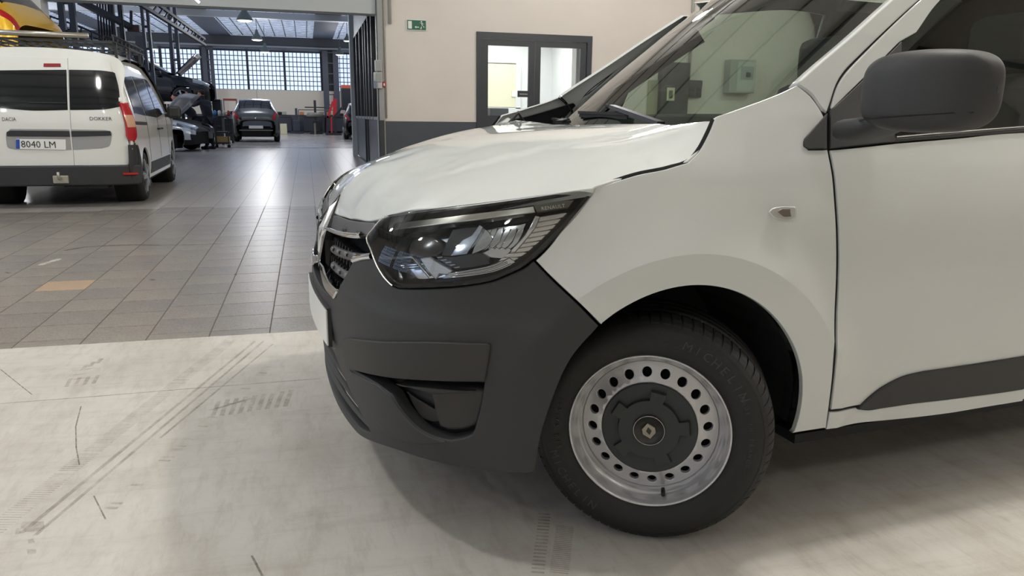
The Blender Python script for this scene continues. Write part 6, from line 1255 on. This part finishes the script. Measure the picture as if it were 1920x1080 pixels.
for x_, y_ in ((92, 30),):
    q = MB(); a_ = at(x_, y_, 20.3)-o0; q.bar(a_, (a_.x, a_.y, -o0.z), .06); q.build('rail_post', ov, st)
pb = empty('pipe_bank', at(200, 40, 21.5), 0, 'bank of thin vertical pipes right of the roof rack', 'pipes', None); o0 = pb.location
for k in range(6): q = MB(); x = 187+k*5.2; e_ = at(x, 3, 21.5)-o0; e_.z = 5.28-o0.z; q.tube([e_, at(x, 84+k*2, 21.5)-o0], .022, 6); q.build('pipe', ov, pb)
hs_ = empty('hose_reel', at(230, 90, 19), 0, 'dark hose reel with a black hose curving down beyond the roof rack', 'reel'); o0 = hs_.location; q = MB(); q.tube([Vector(tuple(p)) for p in catmull([tuple(at(x, y, 19)-o0) for x, y in ((196, 68), (220, 78), (240, 90), (252, 104), (256, 118), (250, 124))], .05)], .035, 8); q.build('hose_line', BK2, hs_)
q = MB(); q.lathe([(.20, -.1), (.34, -.1), (.34, .1), (.20, .1), (.2, -.1)], 24, c=tuple(at(236, 108, 18.5))); e_ = at(236, 108, 18.5); q.tube([e_+Vector((0, 0, .3)), (e_.x, e_.y, 5.44)], .02, 6); q.build('reel_drum', BK2, hs_).matrix_parent_inverse = Matrix.Translation(-hs_.location)
# pendant lamps of the hall
def pendant(px, py, Y, s_, label, p=None):
    p = p or at(px, py, Y); t = empty('pendant_lamp', p, 0, label, 'lamp'); MX = Matrix.Rotation(PI/2, 3, 'X')
    q = MB(); q.lathe([(.001, .55), (.06, .52), (.10, .34), (.24, .14), (.30, .0)], 20, MX); o = q.build('shade', mat('pendant_shade', (74, 84, 82), .4, .3), t); o.scale = (s_, s_, s_)
    q = MB(); q.lathe([(.001, -.04), (.2, -.03), (.27, .02), (.001, .03)], 16, MX); o = q.build('bulb', mat('pendant_bulb', (255, 250, 235), .5, emit=3), t); o.scale = (s_, s_, s_)
    q = MB(); q.tube([(0, 0, .5*s_), (0, 0, max(.6, 5.45-p.z))], .012, 5); q.build('cord', ov, t)
    l = bpy.data.lights.new('pendant_light', 'POINT'); l.shadow_soft_size = .5; l.energy = 110; l.color = (.97, .98, 1); o = bpy.data.objects.new('pendant_light', l); COL.objects.link(o); o.parent = t; o.location = (0, 0, -.26)
    return t
for px, py, Y, s_, lb in ((459, 39, 30, 1.0, 'largest pendant lamp under the glazed roof'), (482, 75, 37, .85, 'pendant lamp below the largest one'), (497, 98, 42, .85, 'pendant lamp just above the middle far window'), (285, 92, 40, .85, 'pendant lamp above the raised dark car'), (637, 103, 43, .8, 'pendant lamp above the wide dark column at right'), (651, 77, 36, .6, 'small pendant lamp beside the partition edge')):
    pendant(px, py, Y, s_, lb)
for i_, (x_, y_) in enumerate(((-11, 22), (-11, 34), (-17, 28), (-17, 40))):  # extra lamps added outside the view to brighten the hall
    t = pendant(0, 0, 30, 1.0, 'added out-of-view fill lamp over the left part of the hall, %s' % ('nearest', 'third', 'second', 'farthest')[i_], Vector((x_, y_, 4.4)))
    for c in t.children:
        if c.type == 'LIGHT': c.data.energy = 620
# ---------------------------------------------------------------- mechanics
SKIN = mat('skin', (196, 142, 116), .6); NAVY = mat('navy_workwear', (26, 30, 40), .8); HAIR = mat('dark_hair', (34, 26, 22), .8)
def mechanic(label, x, y, rz, lean, armup):
    t = empty('person', (x, y, 0), rz, label, 'person')
    def skinned(name, J, E, Rr, m):
        bm = bmesh.new(); lay = bm.verts.layers.skin.verify(); vs_ = [bm.verts.new(j) for j in J]
        for a, b in E: bm.edges.new((vs_[a], vs_[b]))
        for v, r in zip(vs_, Rr): v[lay].radius = (r, r)
        vs_[0][lay].use_root = True
        me = bpy.data.meshes.new(name); bm.to_mesh(me); bm.free(); me.materials.append(m); o = bpy.data.objects.new(name, me); COL.objects.link(o); o.parent = t
        k = o.modifiers.new('skin', 'SKIN'); k.use_smooth_shade = True; s = o.modifiers.new('sub', 'SUBSURF'); s.levels = 1; s.render_levels = 2; return o
    L = lean; ch = Vector((0, L*.38, 1.38-L*.12)); nk = Vector((0, L*.50, 1.52-L*.18)); 
    J = [(0, 0, .95), (0, L*.15, 1.15), tuple(ch), tuple(nk), tuple(nk+Vector((0, .03+L*.05, .09))), tuple(nk+Vector((0, .04+L*.06, .20)))]
    E = [(0, 1), (1, 2), (2, 3), (3, 4), (4, 5)]; Rr = [.15, .14, .155, .062, .085, .08]
    for s_ in (-1, 1):
        i = len(J); J += [(s_*.10, 0, .88), (s_*.12, .05+.06*s_, .50), (s_*.13, .02, .10), (s_*.14, .15, .05)]; E += [(0, i), (i, i+1), (i+1, i+2), (i+2, i+3)]; Rr += [.10, .072, .05, .042]
        i = len(J); sh = ch+Vector((s_*.20, 0, .06))
        if armup: el = sh+Vector((s_*.06, .20, -.12)); wr = el+Vector((-s_*.02, .16, .24)); hd_ = wr+Vector((0, .05, .09))
        else: el = sh+Vector((s_*.05, .14, -.24)); wr = el+Vector((-s_*.04, .22, -.02)); hd_ = wr+Vector((0, .09, -.01))
        J += [tuple(sh), tuple(el), tuple(wr), tuple(hd_)]; E += [(2, i), (i, i+1), (i+1, i+2), (i+2, i+3)]; Rr += [.065, .044, .030, .034]
    skinned('body', J, E, Rr, NAVY)
    # clothes follow the body a little outside it
    def scale(ids, k): return [J[i] for i in ids], k
    for nm, ids, ee, rr in (('shirt', [0, 1, 2], [(0, 1), (1, 2)], [.165, .158, .175]),): skinned(nm, [J[i] for i in ids], ee, rr, NAVY)
    skinned('trousers', [J[0], J[6], J[7], J[8], J[14], J[15], J[16]], [(0, 1), (1, 2), (2, 3), (0, 4), (4, 5), (5, 6)], [.165, .115, .088, .066, .115, .088, .066], NAVY)
    for s_, b in ((-1, 10), (1, 18)): skinned('sleeve', [J[2], J[b], tuple(Vector(J[b]).lerp(Vector(J[b+1]), .7))], [(0, 1), (1, 2)], [.10, .082, .062], NAVY)
    bm = bmesh.new(); bmesh.ops.create_icosphere(bm, subdivisions=3, radius=.098); hq = Vector(J[5]); q = MB()
    def hp(c):
        v = Vector((c.x*.86, c.y, c.z*1.18))
        if c.y > .05: v.y += .028*max(0, 1-(c.x/.02)**2)*max(0, 1-((c.z+.005)/.025)**2)-.012*(abs(abs(c.x)-.034) < .016 and abs(c.z-.014) < .012)
        return hq+v
    q.add([hp(v.co) for v in bm.verts], [[v.index for v in f.verts] for f in bm.faces], True); bm.free()
    for s_ in (-1, 1): q.box(hq+Vector((s_*.088, 0, 0)), (.02, .03, .055), bev=.008)
    q.build('head', SKIN, t)
    for b_ in (11, 19):
        q = MB(); q.tube([Vector(J[b_]).lerp(Vector(J[b_+1]), .15), Vector(J[b_+1]), Vector(J[b_+2])+(Vector(J[b_+2])-Vector(J[b_+1]))*.1], .056, 10, r2=.034); q.build('forearm', SKIN, t)
    q = MB(); hc = Vector(J[5]); bm = bmesh.new(); bmesh.ops.create_icosphere(bm, subdivisions=2, radius=.102)
    V = [hc+Vector((v.co.x*.92, v.co.y*1.05-.018, v.co.z+.03)) for v in bm.verts]; F = [[v.index for v in f.verts] for f in bm.faces if f.calc_center_median().z > -.01 or f.calc_center_median().y < -.03]; bm.free(); q.add(V, F, True); q.build('hair', HAIR, t)
    for s_ in (-1, 1):
        q = MB(); q.box((s_*.14, .10, .045), (.10, .27, .09), bev=.03); q.build('shoe', VOID, t)
        fb = MB(); hb = Vector(J[13 if s_ < 0 else 21]); up_ = Vector((0, .35, 1)).normalized() if armup else Vector((0, 1, -.1)).normalized()
        for k in range(4): fb.tube([hb+Vector((-.024+.016*k, 0, 0)), hb+Vector((-.026+.018*k, 0, 0))+up_*(.07+.008*(k in (1, 2))), hb+Vector((-.026+.018*k, .02, 0))+up_*.10], .008, 6)
        fb.tube([hb+Vector((-s_*.02, 0, 0)), hb+Vector((-s_*.05, .02, .02)), hb+Vector((-s_*.055, .04, .05))], .009, 6); fb.build('fingers', SKIN, t)
    return t
mechanic('mechanic in dark work clothes reaching up under the raised dark car', at(392, 230, 25.0).x, 25.0, R(50), .35, True)
mechanic('mechanic in dark clothes bending over the silver car engine', at(366, 230, 26.2).x, 26.2, R(120), .95, False)
